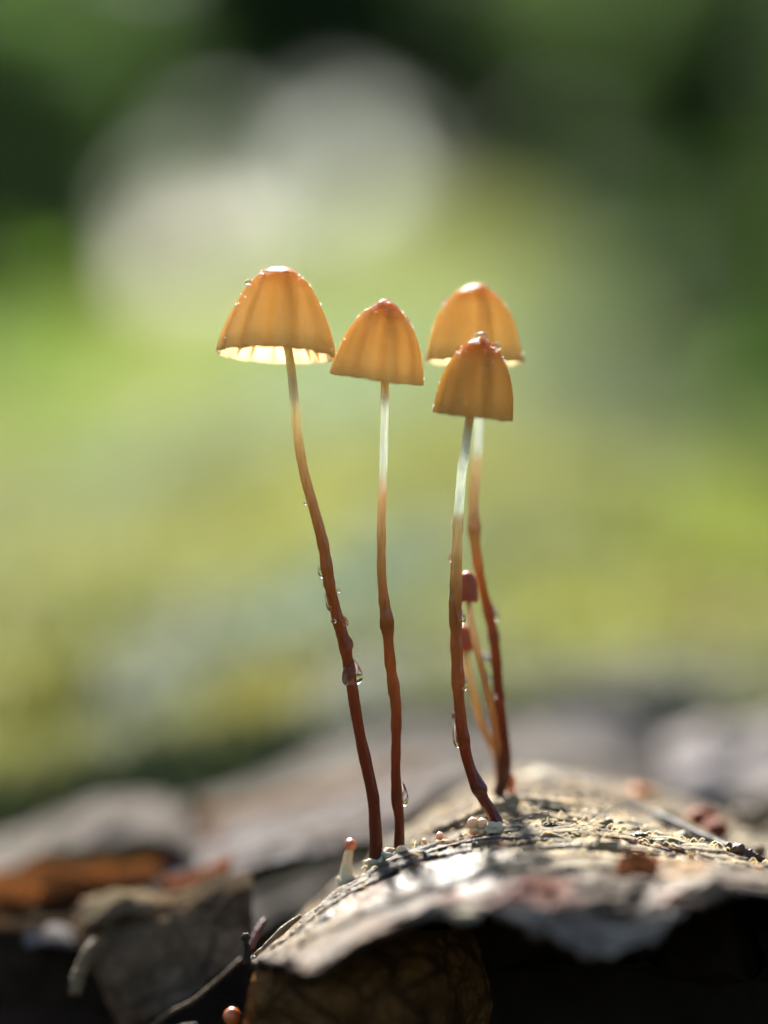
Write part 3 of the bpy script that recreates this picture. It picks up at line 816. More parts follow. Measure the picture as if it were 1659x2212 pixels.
APEX, MID, LOW = (0.84, 0.43, 0.14), (1.0, 0.78, 0.44), (1.0, 0.85, 0.55)

def mushroom(base, label, group=GRP):
    t = empty('mushroom', base)
    return tag(t, label, 'mushroom', group)

# leftmost
b1 = at(812, 1852, 0.1)
m1 = mushroom(b1, 'mushroom with the widest cap, its pale underside showing, leftmost of the four tall ones')
c1 = make_cap(m1, (597, 768), 579, 128, 0.0, [(0, 0), (.02, .17), (.065, .33), (.15, .47), (.25, .585), (.37, .68), (.57, .82), (.8, .94), (1, 1)], 2.5, 5.0, 13, 1.0, (APEX, MID, LOW))
make_stem([(610, 640, 0, 16), (615, 720, 0, 17), (624.5, 765, 0, 18), (637.5, 882, 0, 19), (641.6, 932, 0, 20), (658, 1027, 0, 20.5), (677, 1095, 0, 21), (698, 1177, 0, 22), (711, 1259, 0, 22), (723.4, 1313, 0.02, 22.5), (745.6, 1398, 0.04, 22.5), (760.6, 1486, 0.06, 22.5), (775.7, 1578, 0.08, 22.5), (792, 1655, 0.1, 24), (805.7, 1720, 0.1, 25), (811, 1790, 0.1, 26), (812.5, 1835, 0.1, 28), (812.5, 1860, 0.1, 31)],
          ramp_col([(760, (0.84, 0.78, 0.52)), (850, (0.84, 0.84, 0.64)), (920, (0.82, 0.72, 0.42)), (990, (0.64, 0.48, 0.23)), (1080, (0.52, 0.34, 0.14)), (1180, (0.40, 0.21, 0.075)), (1350, (0.30, 0.12, 0.035)), (1550, DRK), (1850, BLK)]), m1, seed=1, knobs=[(1180, 3, 22), (1236, 5, 24), (1262, 4, 12), (1345, 4, 20), (1402, 5, 26), (1520, 2.5, 30), (1640, 2, 30)])  # tanner top stop: the cap's shadow put into the stem colour
# second
b2 = at(862, 1836, 0.15)
m2 = mushroom(b2, 'mushroom with a tilted conical cap touching the widest cap, second from the left')
c2 = make_cap(m2, (814, 819), 651, 101, -0.05, [(0, 0), (.02, .14), (.07, .27), (.18, .48), (.36, .69), (.55, .83), (.75, .93), (1, 1)], 7.2, -4.5, 14, 2.0, ((0.76, 0.34, 0.10), (1.0, 0.76, 0.40), LOW))
make_stem([(826, 700, -.02, 15), (829, 780, -.02, 16), (831.4, 831, 0, 17), (831, 904, 0, 17), (829, 986, 0, 17), (826.5, 1061, 0, 17.5), (823.7, 1150, 0, 18.5), (823.7, 1218, 0, 19), (829, 1294, 0.02, 20), (835, 1335, 0.02, 22), (838, 1372, 0.03, 21), (842.5, 1426, 0.05, 21), (848, 1469, 0.07, 22), (854.8, 1519, 0.08, 21.5), (856, 1576, 0.1, 20.5), (854.8, 1658, 0.1, 19.5), (858, 1726, 0.12, 22), (863, 1780, 0.15, 20.5), (862.4, 1822, 0.15, 22), (862, 1842, 0.15, 26)],
          ramp_col([(830, CAP_SHADE), (870, WHITE), (1000, WHITE), (1080, (0.74, 0.58, 0.34)), (1200, (0.50, 0.35, 0.16)), (1330, (0.36, 0.18, 0.06)), (1450, BRN), (1650, DRK), (1840, BLK)]), m2, seed=2, knobs=[(1300, 3, 14), (1358, 7, 34), (1436, 3, 24), (1490, 4, 26), (1568, 3, 22), (1735, 4, 28)])  # first stop paints the cap's shadow on the white upper stem
# front right
b3 = at(1073, 1782, 0.1)
m3 = mushroom(b3, 'mushroom with the deepest orange cap in front, glassy water bubbles on its tip')
c3 = make_cap(m3, (1020.5, 899), 733, 87, -0.2, [(0, 0), (.035, .27), (.145, .5), (.3, .7), (.52, .87), (.73, .955), (1, 1.0)], 6.4, -5.0, 13, 3.0, ((0.78, 0.34, 0.10), (1.0, 0.77, 0.40), (1.0, 0.82, 0.47)))
make_stem([(1022, 790, -.2, 15), (1017, 870, -.18, 16), (1014.3, 904, -.16, 17), (1008.4, 943, -.14, 17.5), (1005, 977, -.12, 19), (999.4, 1007, -.09, 19), (994.5, 1056, 0, 19.5), (990.5, 1116, 0, 20), (987.5, 1165, 0, 20.5), (985.5, 1225, 0, 22), (984.6, 1275, 0, 23), (983, 1316, 0, 23), (985.7, 1370, 0, 23), (988.4, 1453, 0, 24), (991, 1507, 0.02, 22), (999.3, 1589, 0.04, 24.5), (1014.4, 1657, 0.06, 22.5), (1030.7, 1695, 0.07, 24), (1044, 1725, 0.08, 22), (1063.5, 1758, 0.1, 25), (1071, 1774, 0.1, 27), (1075, 1788, 0.1, 29)],
          ramp_col([(900, CAP_SHADE), (945, WHITE), (1100, WHITE), (1120, (0.74, 0.66, 0.40)), (1240, (0.52, 0.36, 0.16)), (1330, (0.34, 0.17, 0.06)), (1480, BRN), (1600, DRK), (1790, (0.15, 0.03, 0.02))]), m3, seed=3, knobs=[(1004, 3, 12), (1140, 3.5, 20), (1212, 3, 18), (1262, 4, 26), (1304, 4, 24), (1346, 5, 22), (1404, 4, 26), (1480, 5, 30), (1546, 3, 14), (1604, 4, 26), (1706, 8, 24)])  # shadow under the cap is painted in by the first stop
# behind right
b4 = at(1074, 1726, 0.95)
m4 = mushroom(b4, 'mushroom with a flared honey coloured cap, partly hidden behind the deepest orange one')
c4 = make_cap(m4, (1023.5, 782), 617, 104, 0.75, [(0, 0), (.02, .17), (.05, .29), (.1, .42), (.19, .56), (.4, .765), (.6, .87), (.83, .95), (1, 1.0)], 1.0, 1.0, 12, 4.0, (APEX, (1.0, 0.79, 0.43), (1.0, 0.86, 0.55)), flare=0.045)
make_stem([(1028, 690, .75, 17), (1036, 850, .74, 18), (1034, 908, .73, 19), (1032, 967, .72, 19), (1028, 1017, .70, 20), (1023, 1076, .67, 20), (1023, 1136, .65, 20), (1025, 1165, .65, 20), (1032, 1215, .68, 19), (1041, 1263, .7, 18.5), (1054, 1316, .75, 19), (1066, 1371, .78, 20), (1071.7, 1425, .8, 20), (1075.8, 1480, .82, 22), (1080, 1534, .85, 23), (1086.7, 1589, .88, 25), (1091, 1644, .9, 26), (1089, 1678, .92, 26), (1080, 1706, .95, 25), (1072, 1722, .95, 22), (1068, 1736, .95, 20)],
          ramp_col([(905, WHITE), (970, WHITE), (1000, (0.78, 0.66, 0.40)), (1130, (0.62, 0.42, 0.18)), (1240, (0.46, 0.24, 0.08)), (1350, (0.34, 0.12, 0.035)), (1500, DRK), (1740, BLK)]), m4, seed=4, knobs=[(1060, 2, 14), (1150, 7, 28), (1222, 3, 22), (1330, 4, 24), (1378, 5, 20), (1440, 3, 18), (1506, 3, 20)])
V, F = tube(spline([tuple(at(1090, 1668, 1.0)), tuple(at(1106, 1690, 1.02)), tuple(at(1103, 1712, 1.05)), tuple(at(1112, 1740, 1.05))], 16), np.array([sz(9)] * 6 + list(np.linspace(sz(9), sz(5), 10))), 10)
obj('root_strand', V, F, M['bud_orange'], m4)

# two small red-brown ones behind
def small_mushroom(base, label, stem, colf, cap_c, rx, top, bot, Y, seed):
    t = mushroom(base, label, 'young red brown mushrooms behind the row')
    make_stem(stem, colf, t, seed=seed)
    V, C = [], []
    NP, NA = 26, 48
    c = at(cap_c, bot, Y); hh = sz(bot - top, Y); rr = sz(rx, Y)
    prof = spline([(0.01, 1.0), (0.4, .95), (0.72, .8), (0.88, .58), (0.95, .3), (1.0, .08), (0.97, 0.0), (0.8, 0.0), (0.45, 0.1)], NP)
    for r0, z in prof:
        for i in range(NA):
            a = 2 * math.pi * i / NA
            k = 1 + 0.03 * math.cos(9 * a) * (1 - z) + 0.05 * noise.noise(Vector((math.cos(a) * 2, math.sin(a) * 2, seed + z * 2)))
            V.append((c.x + rr * r0 * k * math.cos(a), c.y + rr * r0 * k * math.sin(a), c.z + hh * z + 0.01 * math.cos(7 * a) * (1 - z)))
    F = [f[::-1] for f in grid_faces(NA, NP, 0, True)]
    V += [(c.x, c.y, c.z + hh)]; F += [(len(V) - 1, i, (i + 1) % NA) for i in range(NA)]
    obj('cap', V, F, M['red_cap'], t)
    return t
small_mushroom(at(1082, 1728, 0.98), 'young mushroom with a dark red brown cap, the higher of the two between the stems', [(1011, 1270, 0.55, 12), (1013, 1306, 0.55, 13), (1017, 1335, 0.55, 14), (1025, 1376, 0.55, 15), (1036, 1425, 0.55, 15), (1052, 1488, 0.55, 15), (1062, 1534, 0.7, 15), (1072, 1589, 0.8, 15), (1079, 1640, 0.9, 16), (1082, 1700, 0.98, 17), (1083, 1745, 0.98, 17)],
               ramp_col([(1300, (0.70, 0.58, 0.38)), (1430, (0.54, 0.38, 0.18)), (1560, (0.40, 0.22, 0.08)), (1700, BRN)]), 1009, 24, 1234, 1300, 0.55, 5)
small_mushroom(at(1080, 1722, 1.25), 'smallest young mushroom with a brick red cap, the lower of the two between the stems', [(1001, 1380, 0.95, 11), (1006, 1409, 0.95, 13), (1014, 1466, 0.95, 15), (1025, 1507, 0.95, 16), (1039, 1562, 1.05, 16), (1058, 1600, 1.05, 16), (1071, 1627, 1.15, 16), (1078, 1680, 1.25, 17), (1080, 1735, 1.25, 17)],
               ramp_col([(1400, (0.70, 0.56, 0.34)), (1520, (0.58, 0.42, 0.20)), (1640, (0.40, 0.22, 0.09))]), 998, 25, 1348, 1406, 0.95, 6)

# pins and buds
def pin(base_px, label, pts, head, hr, Y, stalk_m, head_m, name='pin_mushroom', cat='young mushroom'):
    P = spline([(a, b, Y, d) for a, b, d in pts], 24)
    W = [at(a, b, c) for a, b, c, d in P]
    t = empty(name, W[-1])
    V, F = tube(W, [sz(d, Y) / 2 for a, b, c, d in P], 14, True, 0.1, hr)
    obj('stalk', V, F, stalk_m, t)
    V, F = blob(at(head[0], head[1], Y), (sz(hr, Y), sz(hr, Y), sz(hr * 1.02, Y)), 3, 0.05, 1.5, hr)
    obj('head', V, F, head_m, t)
    return tag(t, label, cat)
pin(None, 'pin shaped young mushroom with a round orange head on a pale stalk', [(756, 1834, 15), (752, 1852, 18), (749, 1870, 22), (749, 1888, 30), (754, 1908, 48)], (757, 1825), 13, 0.45, M['pin_stalk'], M['bud_orange'])
pin(None, 'round orange young mushroom poking up at the bottom edge of the picture', [(500, 2200, 16), (498, 2225, 16), (494, 2260, 18)], (502, 2196), 20, -0.35, M['pin_stalk'], M['bud_orange'])
BUDS = [(1022, 1778, 13, 'cream ball shaped bud, left upper one of the cluster beside a stem base'), (1042, 1780, 13, 'cream ball shaped bud, right upper one of the cluster beside a stem base'), (1024, 1794, 11, 'small cream bud at the left foot of the bud cluster'), (1042, 1797, 11, 'small cream bud at the right foot of the bud cluster'),
        (868, 1838, 13, 'cream bud at the foot of the second stem from the left'), (950, 1806, 9, 'lone cream bud on the rim between the two stem pairs'), (917, 1817, 6, 'tiny glassy bud on the rim right of the second stem')]
for (x, y, r, lab) in BUDS:
    V, F = blob(at(x, y, 0.06), sz(r), 3, 0.03, 1.4, x)
    tag(obj('mushroom_bud', V, F, M['bud']), lab, 'mushroom bud', 'buds along the bark rim')
# white felt at the stem bases
def pad(px, py, Y, rx, ry, rz, label, seed):
    V, F = blob(at(px, py, Y), (sz(rx), sz(ry), sz(rz)), 4, 0.45, 1.8, seed)
    tag(obj('mycelium_pad', V, F, M['mycelium']), label, 'mycelium', 'white felt at the stem bases')
pad(812, 1869, 0.1, 26, 26, 22, 'white felt pad round the foot of the leftmost stem', 1)
pad(846, 1852, 0.12, 30, 24, 18, 'white felt bridge between the two left stem feet', 2)
pad(1070, 1790, 0.02, 22, 20, 15, 'bright white felt pad at the foot of the bent stem', 3)
pad(1165, 1690, 2.4, 60, 70, 26, 'large pale yellow felt cushion behind the rear stem', 4)
pad(1090, 1735, 1.1, 46, 50, 18, 'white felt at the foot of the rear stem', 5)
pad(752, 1905, 0.45, 22, 24, 14, 'white felt at the foot of the pin shaped mushroom', 6)
# ------------------------------------------------------------------ water on the caps and stems
def bvh_cap(o):
    return BVHTree.FromPolygons([MW[o.name] @ q.co for q in o.data.vertices], [tuple(p.vertices) for p in o.data.polygons])
CB = {'leftmost': bvh_cap(c1), 'second': bvh_cap(c2), 'front': bvh_cap(c3), 'rear': bvh_cap(c4)}
def on_cap(which, px, py, Y0):
    d = (at(px, py, Y0) - CAMP).normalized()
    h = CB[which].ray_cast(CAMP, d)
    if not h[0]: h = CB[which].find_nearest(at(px, py, Y0))
    n = h[1]
    if n.dot(h[0] - CAMP) > 0 and n.z < 0: n = -n
    return h[0], n
def drop(c, r, label, sub=4, pear=0.0, rot=None, amp=0.03, seed=0.0, name='water_drop', group=None):
    V, F = blob(c, r, sub, amp, 1.2, seed, pear, rot)
    o = obj(name, V, F, M['water'])
    return tag(o, label, 'water drop', group)
for (w, x, y, r, Y0, lab) in [
    ('leftmost', 538, 611, 6.5, 0, 'clear round drop on the left shoulder of the widest cap'),
    ('leftmost', 568, 590, 5, 0, 'clear drop beside the tip of the widest cap'),
    ('leftmost', 521, 632, 3, 0, 'tiny bright drop below the round one on the left of the widest cap'),
    ('leftmost', 564, 613, 4, 0, 'faint drop on the front of the widest cap below its tip'),
    ('leftmost', 672, 612, 3, 0, 'tiny drop on the right shoulder of the widest cap'),
    ('second', 796, 678, 7, 0, 'flattened drop left of the tip of the tilted second cap'),
    ('second', 894, 686, 4.5, 0, 'round drop on the right shoulder of the tilted second cap'),
    ('second', 874, 690, 4.5, 0, 'drop just left of the right shoulder drop on the second cap'),
    ('second', 842, 682, 3.5, 0, 'small bright drop under the tip of the second cap'),
    ('second', 811, 696, 3.5, 0, 'dull drop low on the left front of the second cap'),
    ('second', 858, 689, 3, 0, 'tiny drop in the middle of the row under the tip of the second cap'),
    ('front', 1040, 728, 13, -.2, 'large domed water bubble on the very tip of the front cap'),
    ('front', 1039, 742, 10, -.2, 'flat glassy bubble just below the tip of the front cap'),
    ('front', 1076, 746, 9, -.2, 'round water bubble on the right shoulder of the front cap'),
    ('front', 1062, 749, 6, -.2, 'small bubble between the tip and the right bubble of the front cap'),
    ('front', 1014, 747, 6, -.2, 'small bubble left of the tip of the front cap'),
    ('rear', 962, 652, 6.5, .75, 'soft bright drop on the left shoulder of the rear honey cap'),
    ('rear', 963, 683, 5, .75, 'blurred drop lower on the left side of the rear honey cap'),
    ('rear', 984, 657, 4, .75, 'faint drop on the front of the rear honey cap'),
]:
    p, nrm = on_cap(w, x, y, Y0)
    rr = sz(r * 1.1, Y0)
    drop(p + nrm * rr * 0.5, (rr, rr, rr * 0.9), lab, seed=x, group='drops on the caps')
# wet film and fine beads
def film(o, label, depth, seed):
    """Bumpy skin of water over a cap tip."""
    mw = MW[o.name]
    me = o.data; NA = 168; rows = depth
    V = []
    zc = me.vertices[0].co.z
    for j in range(rows):
        for i in range(0, NA, 2):
            q = me.vertices[j * NA + i]; n = Vector((q.co.x, q.co.y, 0.10 + 0.4 * abs(q.co.z - zc)))
            n = n.normalized() if n.length else Vector((0, 0, 1))
            f = 1 - smoothstep(rows * 0.25, rows - 1.0, j)
            h = 0.004 + f * (0.016 + 0.030 * max(-0.4, noise.fractal(q.co * 15 + Vector((seed, 0, 0)), 1.0, 2.0, 3)))
            if j == rows - 1: h = -0.006
            V.append(mw @ (q.co + n * h))
    F = [f[::-1] for f in grid_faces(NA // 2, rows, 0, True)]
    V.append(sum((Vector(v) for v in V[:NA // 2]), Vector()) / (NA // 2) + Vector((0, 0, 0.002)))
    F += [(len(V) - 1, i, (i + 1) % (NA // 2)) for i in range(NA // 2)]
    # closed underneath, just inside the cap skin
    n0 = len(V)
    for j in range(rows):
        for i in range(0, NA, 2):
            q = me.vertices[j * NA + i].co
            V.append(mw @ (q * 0.985 if j < rows - 1 else q * 0.985))
    k = NA // 2
    F += [tuple(n0 + q for q in f) for f in grid_faces(k, rows, 0, True)]
    V.append(sum((Vector(v) for v in V[n0:n0 + k]), Vector()) / k); F += [(len(V) - 1, n0 + (i + 1) % k, n0 + i) for i in range(k)]
    F += [((rows - 1) * k + i, (rows - 1) * k + (i + 1) % k, n0 + (rows - 1) * k + (i + 1) % k, n0 + (rows - 1) * k + i) for i in range(k)]
    tag(obj('water_film', V, F, M['film']), label, 'water film', 'wet tips of the caps')
film(c1, 'wet shining film of water over the tip of the widest cap', 14, 1)
film(c2, 'wet shining film of water over the tip of the tilted second cap', 13, 2)
film(c3, 'thin wet film of water around the tip of the front cap', 11, 3)
film(c4, 'wet shining film of water over the tip of the rear honey cap', 13, 4)
def beads(o, label, n, seed):
    rd = random.Random(seed)
    mw = MW[o.name]; parts = []
    for q in range(n):
        j = int(4 + 50 * rd.random() ** 1.3); i = rd.randrange(168)
        p = mw @ o.data.vertices[j * 168 + i].co
        rr = sz(rd.choice((1.2, 1.5, 1.9, 2.7)))
        parts.append(blob(p + (p - mw.translation).normalized() * rr * 0.5, rr, 2))
    V, F = merge(parts)
    tag(obj('dew', V, F, M['bead']), label, 'dew', kind='stuff')
beads(c1, 'pinprick dew all over the widest cap', 90, 1)
beads(c2, 'pinprick dew all over the tilted second cap', 80, 2)
beads(c3, 'pinprick dew all over the front cap', 80, 3)
beads(c4, 'pinprick dew all over the rear honey cap', 60, 4)
# drops on the stems: (px, py, Y, half width, half height, lean, label)
for i, (x, y, Y, rx, rz, lean, pear, lab) in enumerate([
    (662, 1087, 0, 3, 4, 0, 0, 'pinhead drop on the left edge of the leftmost stem, high up'),
    (695, 1236, 0, 5, 14, -14, .2, 'long thin drop on the left of the leftmost stem above its middle'),
    (712, 1300, 0, 6, 22, -14, .3, 'long clear drop running down the left side of the leftmost stem'),
    (729, 1275, 0, 4, 6, -14, 0, 'small drop on the right side of the leftmost stem'),
    (721, 1342, -.07, 5, 5, 0, 0, 'round amber drop on the front of the leftmost stem'),
    (742, 1342, 0, 6, 12, -14, .3, 'drop on the right side of the leftmost stem beside the amber one'),
    (749, 1386, 0, 9, 19, -12, .4, 'bulging drop on the right of the leftmost stem above the pendant one'),
    (764, 1452, 0.03, 17, 29, -6, .45, 'large clear pendant drop clasping the leftmost stem'),
    (749, 1462, 0, 7, 19, -6, .3, 'slim clear drop on the left opposite the pendant one'),
    (824, 1061, -.06, 5.5, 5.5, 0, 0, 'clear round drop on the pale upper part of the second stem'),
    (835, 1340, 0.02, 15, 30, -4, .3, 'brown water collar around the middle of the second stem'),
    (846, 1488, 0.06, 5, 16, 0, .2, 'flat drop on the left edge of the second stem below its collar'),
    (868, 1716, 0.12, 9, 27, -3, .5, 'long clear drop on the right near the foot of the second stem'),
    (977, 1206, 0, 5, 9, 0, .3, 'bright drop on the left edge of the front stem'),
    (978, 1224, 0, 4, 5, 0, 0, 'tiny drop below the bright one on the front stem'),
    (988, 1130, 0, 11, 16, 0, .15, 'pale water collar where the front stem turns from white to tan'),
    (995, 1332, 0, 7, 17, 0, .4, 'clear drop on the right of the front stem beside the lower red cap'),
    (984, 1290, 0, 13, 34, 0, .1, 'long water sheath around the middle of the front stem'),
    (998, 1472, 0, 8, 23, 0, .4, 'long clear drop on the right of the front stem lower down'),
    (986, 1546, 0, 7, 8, 0, 0, 'round brown drop on the left of the front stem'),
    (988, 1590, 0.03, 7, 27, -8, .35, 'long clear drop on the left of the front stem under the brown one'),
    (1033, 1698, 0.06, 16, 25, -22, .25, 'glossy brown water bulge at the bend of the front stem'),
    (1024, 1136, .64, 14, 25, 0, .2, 'grey water collar around the rear stem'),
    (1064, 1322, .76, 8, 20, -14, .4, 'clear drop on the right side of the rear stem'),
    (1068, 1374, .74, 9, 10, 0, .2, 'amber drop on the front of the rear stem'),
    (1053, 1440, .95, 9, 34, -12, -.3, 'clear web of water stretched between the rear stem and the young stem'),
    (1067, 1504, .74, 5.5, 5.5, 0, 0, 'bright white round drop hanging below the web of water'),
]):
    rot = Matrix.Rotation(R(lean), 4, 'Y')
    x += 2.5 if ' right' in lab and 'front' not in lab.split('right')[0][-12:] else (-2.5 if ' left ' in lab.replace('leftmost', '') else 0)
    rx *= 1.15 if rx < 12 else 1.05
    drop(at(x, y, Y), (sz(rx, Y), sz(rx * 0.9, Y), sz(rz, Y)), lab, 4, pear, rot, 0.06, i * 1.7, group='drops on the stems')

# ------------------------------------------------------------------ dead leaves and litter on the left
def leaf(name, rows, m, label, nu=60, nv=40, thick=0.03, cat='dead leaf', **kw):
    o = sheet(name, rows, nu, nv, M[m], thick=thick, **kw)
    return tag(o, label, cat, kw.get('group'))
leaf('dead_leaf', [[(-220, 1850, 8), (0, 1815, 7.5), (120, 1765, 7.3), (210, 1735, 7), (320, 1722, 7), (410, 1752, 7)],
                   [(-220, 1900, 6), (0, 1856, 5.5), (120, 1800, 5.2), (210, 1752, 5), (320, 1745, 5), (420, 1800, 5)],
                   [(-220, 1930, 4.6), (0, 1886, 4.4), (110, 1838, 4.2), (215, 1838, 4), (320, 1812, 4), (430, 1850, 4)]], 'pale_leaf', 'bleached pale leaf lying over the orange one at the far left', amp=0.06, freq=0.7, amp2=0.02, freq2=3, rag=0.15, seed=31)
leaf('dead_leaf', [[(-200, 1880, 4.1), (0, 1872, 4.1), (110, 1842, 4.0), (230, 1852, 4.0), (340, 1870, 4.0)],
                   [(-200, 1960, 3.5), (0, 1925, 3.3), (90, 1905, 3.3), (210, 1912, 3.4), (330, 1925, 3.5)],
                   [(-200, 2050, 3.1), (0, 2005, 2.9), (90, 1985, 2.9), (200, 1985, 3.1), (320, 2000, 3.3)]], 'orange_leaf', 'orange brown leaf glowing at the left edge under the bleached leaf', amp=0.08, freq=0.9, rag=0.2, seed=32)
leaf('dead_leaf', [[(190, 1860, 5.2), (290, 1838, 5.2), (380, 1822, 5.2), (470, 1800, 5.2)],
                   [(190, 1905, 4.8), (290, 1880, 4.6), (380, 1868, 4.6), (480, 1850, 4.6)],
                   [(200, 1960, 4.4), (290, 1930, 4.2), (380, 1915, 4.2), (480, 1895, 4.2)]], 'orange_leaf', 'rusty brown leaf fragment in the hollow between the pale leaf and the grey leaf', amp=0.1, freq=0.9, rag=0.3, seed=33)
leaf('dead_leaf', [[(330, 1810, 6.2), (500, 1765, 6.2), (700, 1715, 6.2), (900, 1670, 6.2), (1060, 1660, 6.2)],
                   [(330, 1850, 5.5), (480, 1812, 5), (640, 1762, 4.6), (800, 1718, 4.4), (960, 1700, 4.2)],
                   [(330, 1900, 3.8), (470, 1862, 3.4), (600, 1815, 3), (740, 1775, 2.8), (900, 1745, 2.6)],
                   [(340, 1935, 3.0), (470, 1910, 2.6), (600, 1872, 2.3), (740, 1836, 2.1), (860, 1800, 2.0)]], 'grey_leaf', 'long pale grey leaf sloping up behind the two left stems', 90, 60, amp=0.07, freq=0.6, amp2=0.03, freq2=2.4, rag=0.2, seed=34)
leaf('dead_leaf', [[(380, 1820, 6.6), (520, 1788, 6.6), (700, 1735, 6.6), (900, 1680, 6.6)],
                   [(380, 1790, 7.2), (540, 1745, 7.2), (720, 1700, 7.2), (950, 1650, 7.2)]], 'brown_leaf', 'dark brown strip of leaf behind the long grey leaf', amp=0.1, freq=0.5, seed=35)
leaf('dead_leaf', [[(350, 1770, 9.6), (600, 1665, 9.6), (900, 1555, 9.6), (1150, 1560, 9.6), (1420, 1650, 9.6)],
                   [(350, 1800, 8.6), (600, 1720, 8.6), (900, 1630, 8.6), (1150, 1625, 8.6), (1420, 1690, 8.6)],
                   [(350, 1850, 7.4), (600, 1780, 7.4), (900, 1690, 7.4), (1150, 1690, 7.4), (1420, 1740, 7.4)]], 'pale_leaf', 'broad blurred pale grey leaf lying behind all the stems', 80, 50, amp=0.2, freq=0.35, rag=0.2, seed=36)
leaf('dead_leaf', [[(1430, 1600, 9.4), (1520, 1565, 9.4), (1600, 1580, 9.4), (1700, 1560, 9.4), (1820, 1600, 9.4)],
                   [(1440, 1650, 8.4), (1520, 1620, 8.4), (1600, 1640, 8.4), (1700, 1620, 8.4), (1820, 1660, 8.4)],
                   [(1450, 1740, 7.4), (1520, 1725, 7.4), (1600, 1730, 7.4), (1700, 1720, 7.4), (1820, 1760, 7.4)]], 'lavender_leaf', 'crumpled lavender grey leaf blurred at the right edge', amp=0.25, freq=0.6, rag=0.2, seed=37)
leaf('dead_leaf', [[(1180, 1560, 10.0), (1300, 1530, 10.0), (1420, 1590, 10.0), (1500, 1640, 10.0)],
                   [(1180, 1640, 9.2), (1300, 1620, 9.2), (1420, 1660, 9.2), (1500, 1700, 9.2)],
                   [(1200, 1720, 8.0), (1300, 1705, 8.0), (1420, 1730, 8.0), (1500, 1750, 8.0)]], 'grey_leaf', 'dim grey leaf between the broad pale one and the lavender one', amp=0.2, freq=0.5, seed=38)
leaf('dead_leaf', [[(150, 1985, 2.6), (215, 1930, 2.6), (305, 1920, 2.5), (365, 1926, 2.2), (470, 1886, 1.9), (532, 1872, 1.7)],
                   [(160, 2020, 2.1), (225, 1975, 2.0), (305, 1965, 1.9), (365, 1970, 1.7), (470, 1935, 1.5), (542, 1915, 1.4)],
                   [(210, 2110, 1.7), (260, 2075, 1.6), (320, 2060, 1.5), (380, 2050, 1.4), (470, 2015, 1.2), (540, 1990, 1.2)],
                   [(240, 2180, 1.5), (290, 2160, 1.4), (330, 2145, 1.3), (390, 2120, 1.2), (470, 2075, 1.0), (530, 2046, 1.0)],
                   [(270, 2240, 1.4), (305, 2222, 1.3), (335, 2208, 1.2), (400, 2168, 1.0), (470, 2112, .9), (525, 2066, .9)]], 'umber_leaf', 'drooping grey brown leaf left of the bark', 90, 70, amp=0.06, freq=1.1, amp2=0.03, freq2=4, rag=0.35, ragf=1.5, seed=39)
leaf('dead_leaf', [[(165, 1965, 2.4), (200, 1935, 2.4), (255, 1918, 2.3), (325, 1922, 2.2)],
                   [(170, 1990, 1.95), (215, 1965, 1.9), (270, 1950, 1.85), (335, 1950, 1.75)],
                   [(185, 2020, 1.8), (225, 2005, 1.75), (280, 1992, 1.7), (320, 1985, 1.6)]], 'cream_leaf', 'cream scrap of leaf lying on the shoulder of the drooping leaf', 40, 30, thick=0.02, amp=0.09, freq=2.2, rag=0.6, ragf=3.0, seed=61)
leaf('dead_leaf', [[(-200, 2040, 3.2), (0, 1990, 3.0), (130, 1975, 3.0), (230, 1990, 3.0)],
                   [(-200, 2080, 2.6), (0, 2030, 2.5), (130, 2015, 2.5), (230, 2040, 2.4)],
                   [(-200, 2260, 2.2), (0, 2200, 2.2), (130, 2190, 2.2), (230, 2200, 2.2)]], 'shaded_leaf', 'dim brown leaf, colour darkened for shade, at the lower left corner', amp=0.1, freq=0.8, rag=0.2, seed=40)
leaf('dead_leaf', [[(555, 2052, -0.25), (590, 2044, -0.3), (625, 2062, -0.35), (650, 2078, -0.4), (690, 2040, -0.5), (760, 2030, -0.6), (880, 2012, -0.55), (980, 2005, -0.1), (1080, 1990, 0.8)],
                   [(545, 2100, -0.55), (590, 2098, -0.65), (625, 2105, -0.7), (660, 2112, -0.75), (720, 2100, -0.85), (800, 2090, -0.9), (900, 2080, -0.75), (1000, 2075, -0.1), (1100, 2060, 0.8)],
                   [(530, 2180, -0.7), (590, 2180, -0.85), (650, 2180, -0.95), (720, 2180, -1.0), (800, 2175, -1.0), (910, 2170, -0.8), (1020, 2165, -0.1), (1120, 2150, 0.8)],
                   [(520, 2300, -0.6), (590, 2300, -0.8), (650, 2300, -0.9), (720, 2300, -0.95), (800, 2300, -0.95), (910, 2300, -0.8), (1030, 2290, -0.1), (1130, 2280, 0.8)]], 'brown_leaf', 'brown veined leaf with a torn notch hanging under the front of the bark', 110, 80, amp=0.03, freq=1.5, amp2=0.012, freq2=7, seed=41)
def stick(name, pts, rads, m, label, cat, lay=None, ns=10, wob=0.25, n=40):
    if lay is None: P = spline([tuple(at(a, b, c)) for a, b, c in pts], n)
    else: P = np.array([tuple(on_slab(a, b, lay)) for a, b, c in spline(pts, n)])   # lies on the bark
    r = np.interp(np.linspace(0, 1, n), np.linspace(0, 1, len(rads)), [sz(q) for q in rads])
    V, F = tube(P, r, ns, True, wob, pts[0][0])
    return tag(obj(name, V, F, M[m]), label, cat)
stick('leaf_stalk', [(320, 2225, 1.0), (372, 2186, 0.8), (420, 2160, 0.7), (470, 2118, 0.7), (520, 2072, 0.8)], [6, 6, 5, 4], 'tan', 'orange brown stalk along the lower edge of the drooping grey leaf', 'leaf stalk')
stick('stick', [(162, 2150, 1.0), (170, 2110, 1.1), (190, 2060, 1.2), (205, 2035, 1.3)], [14, 17, 15, 12], 'tan', 'short blurred tan stick stub at the lower left', 'stick')
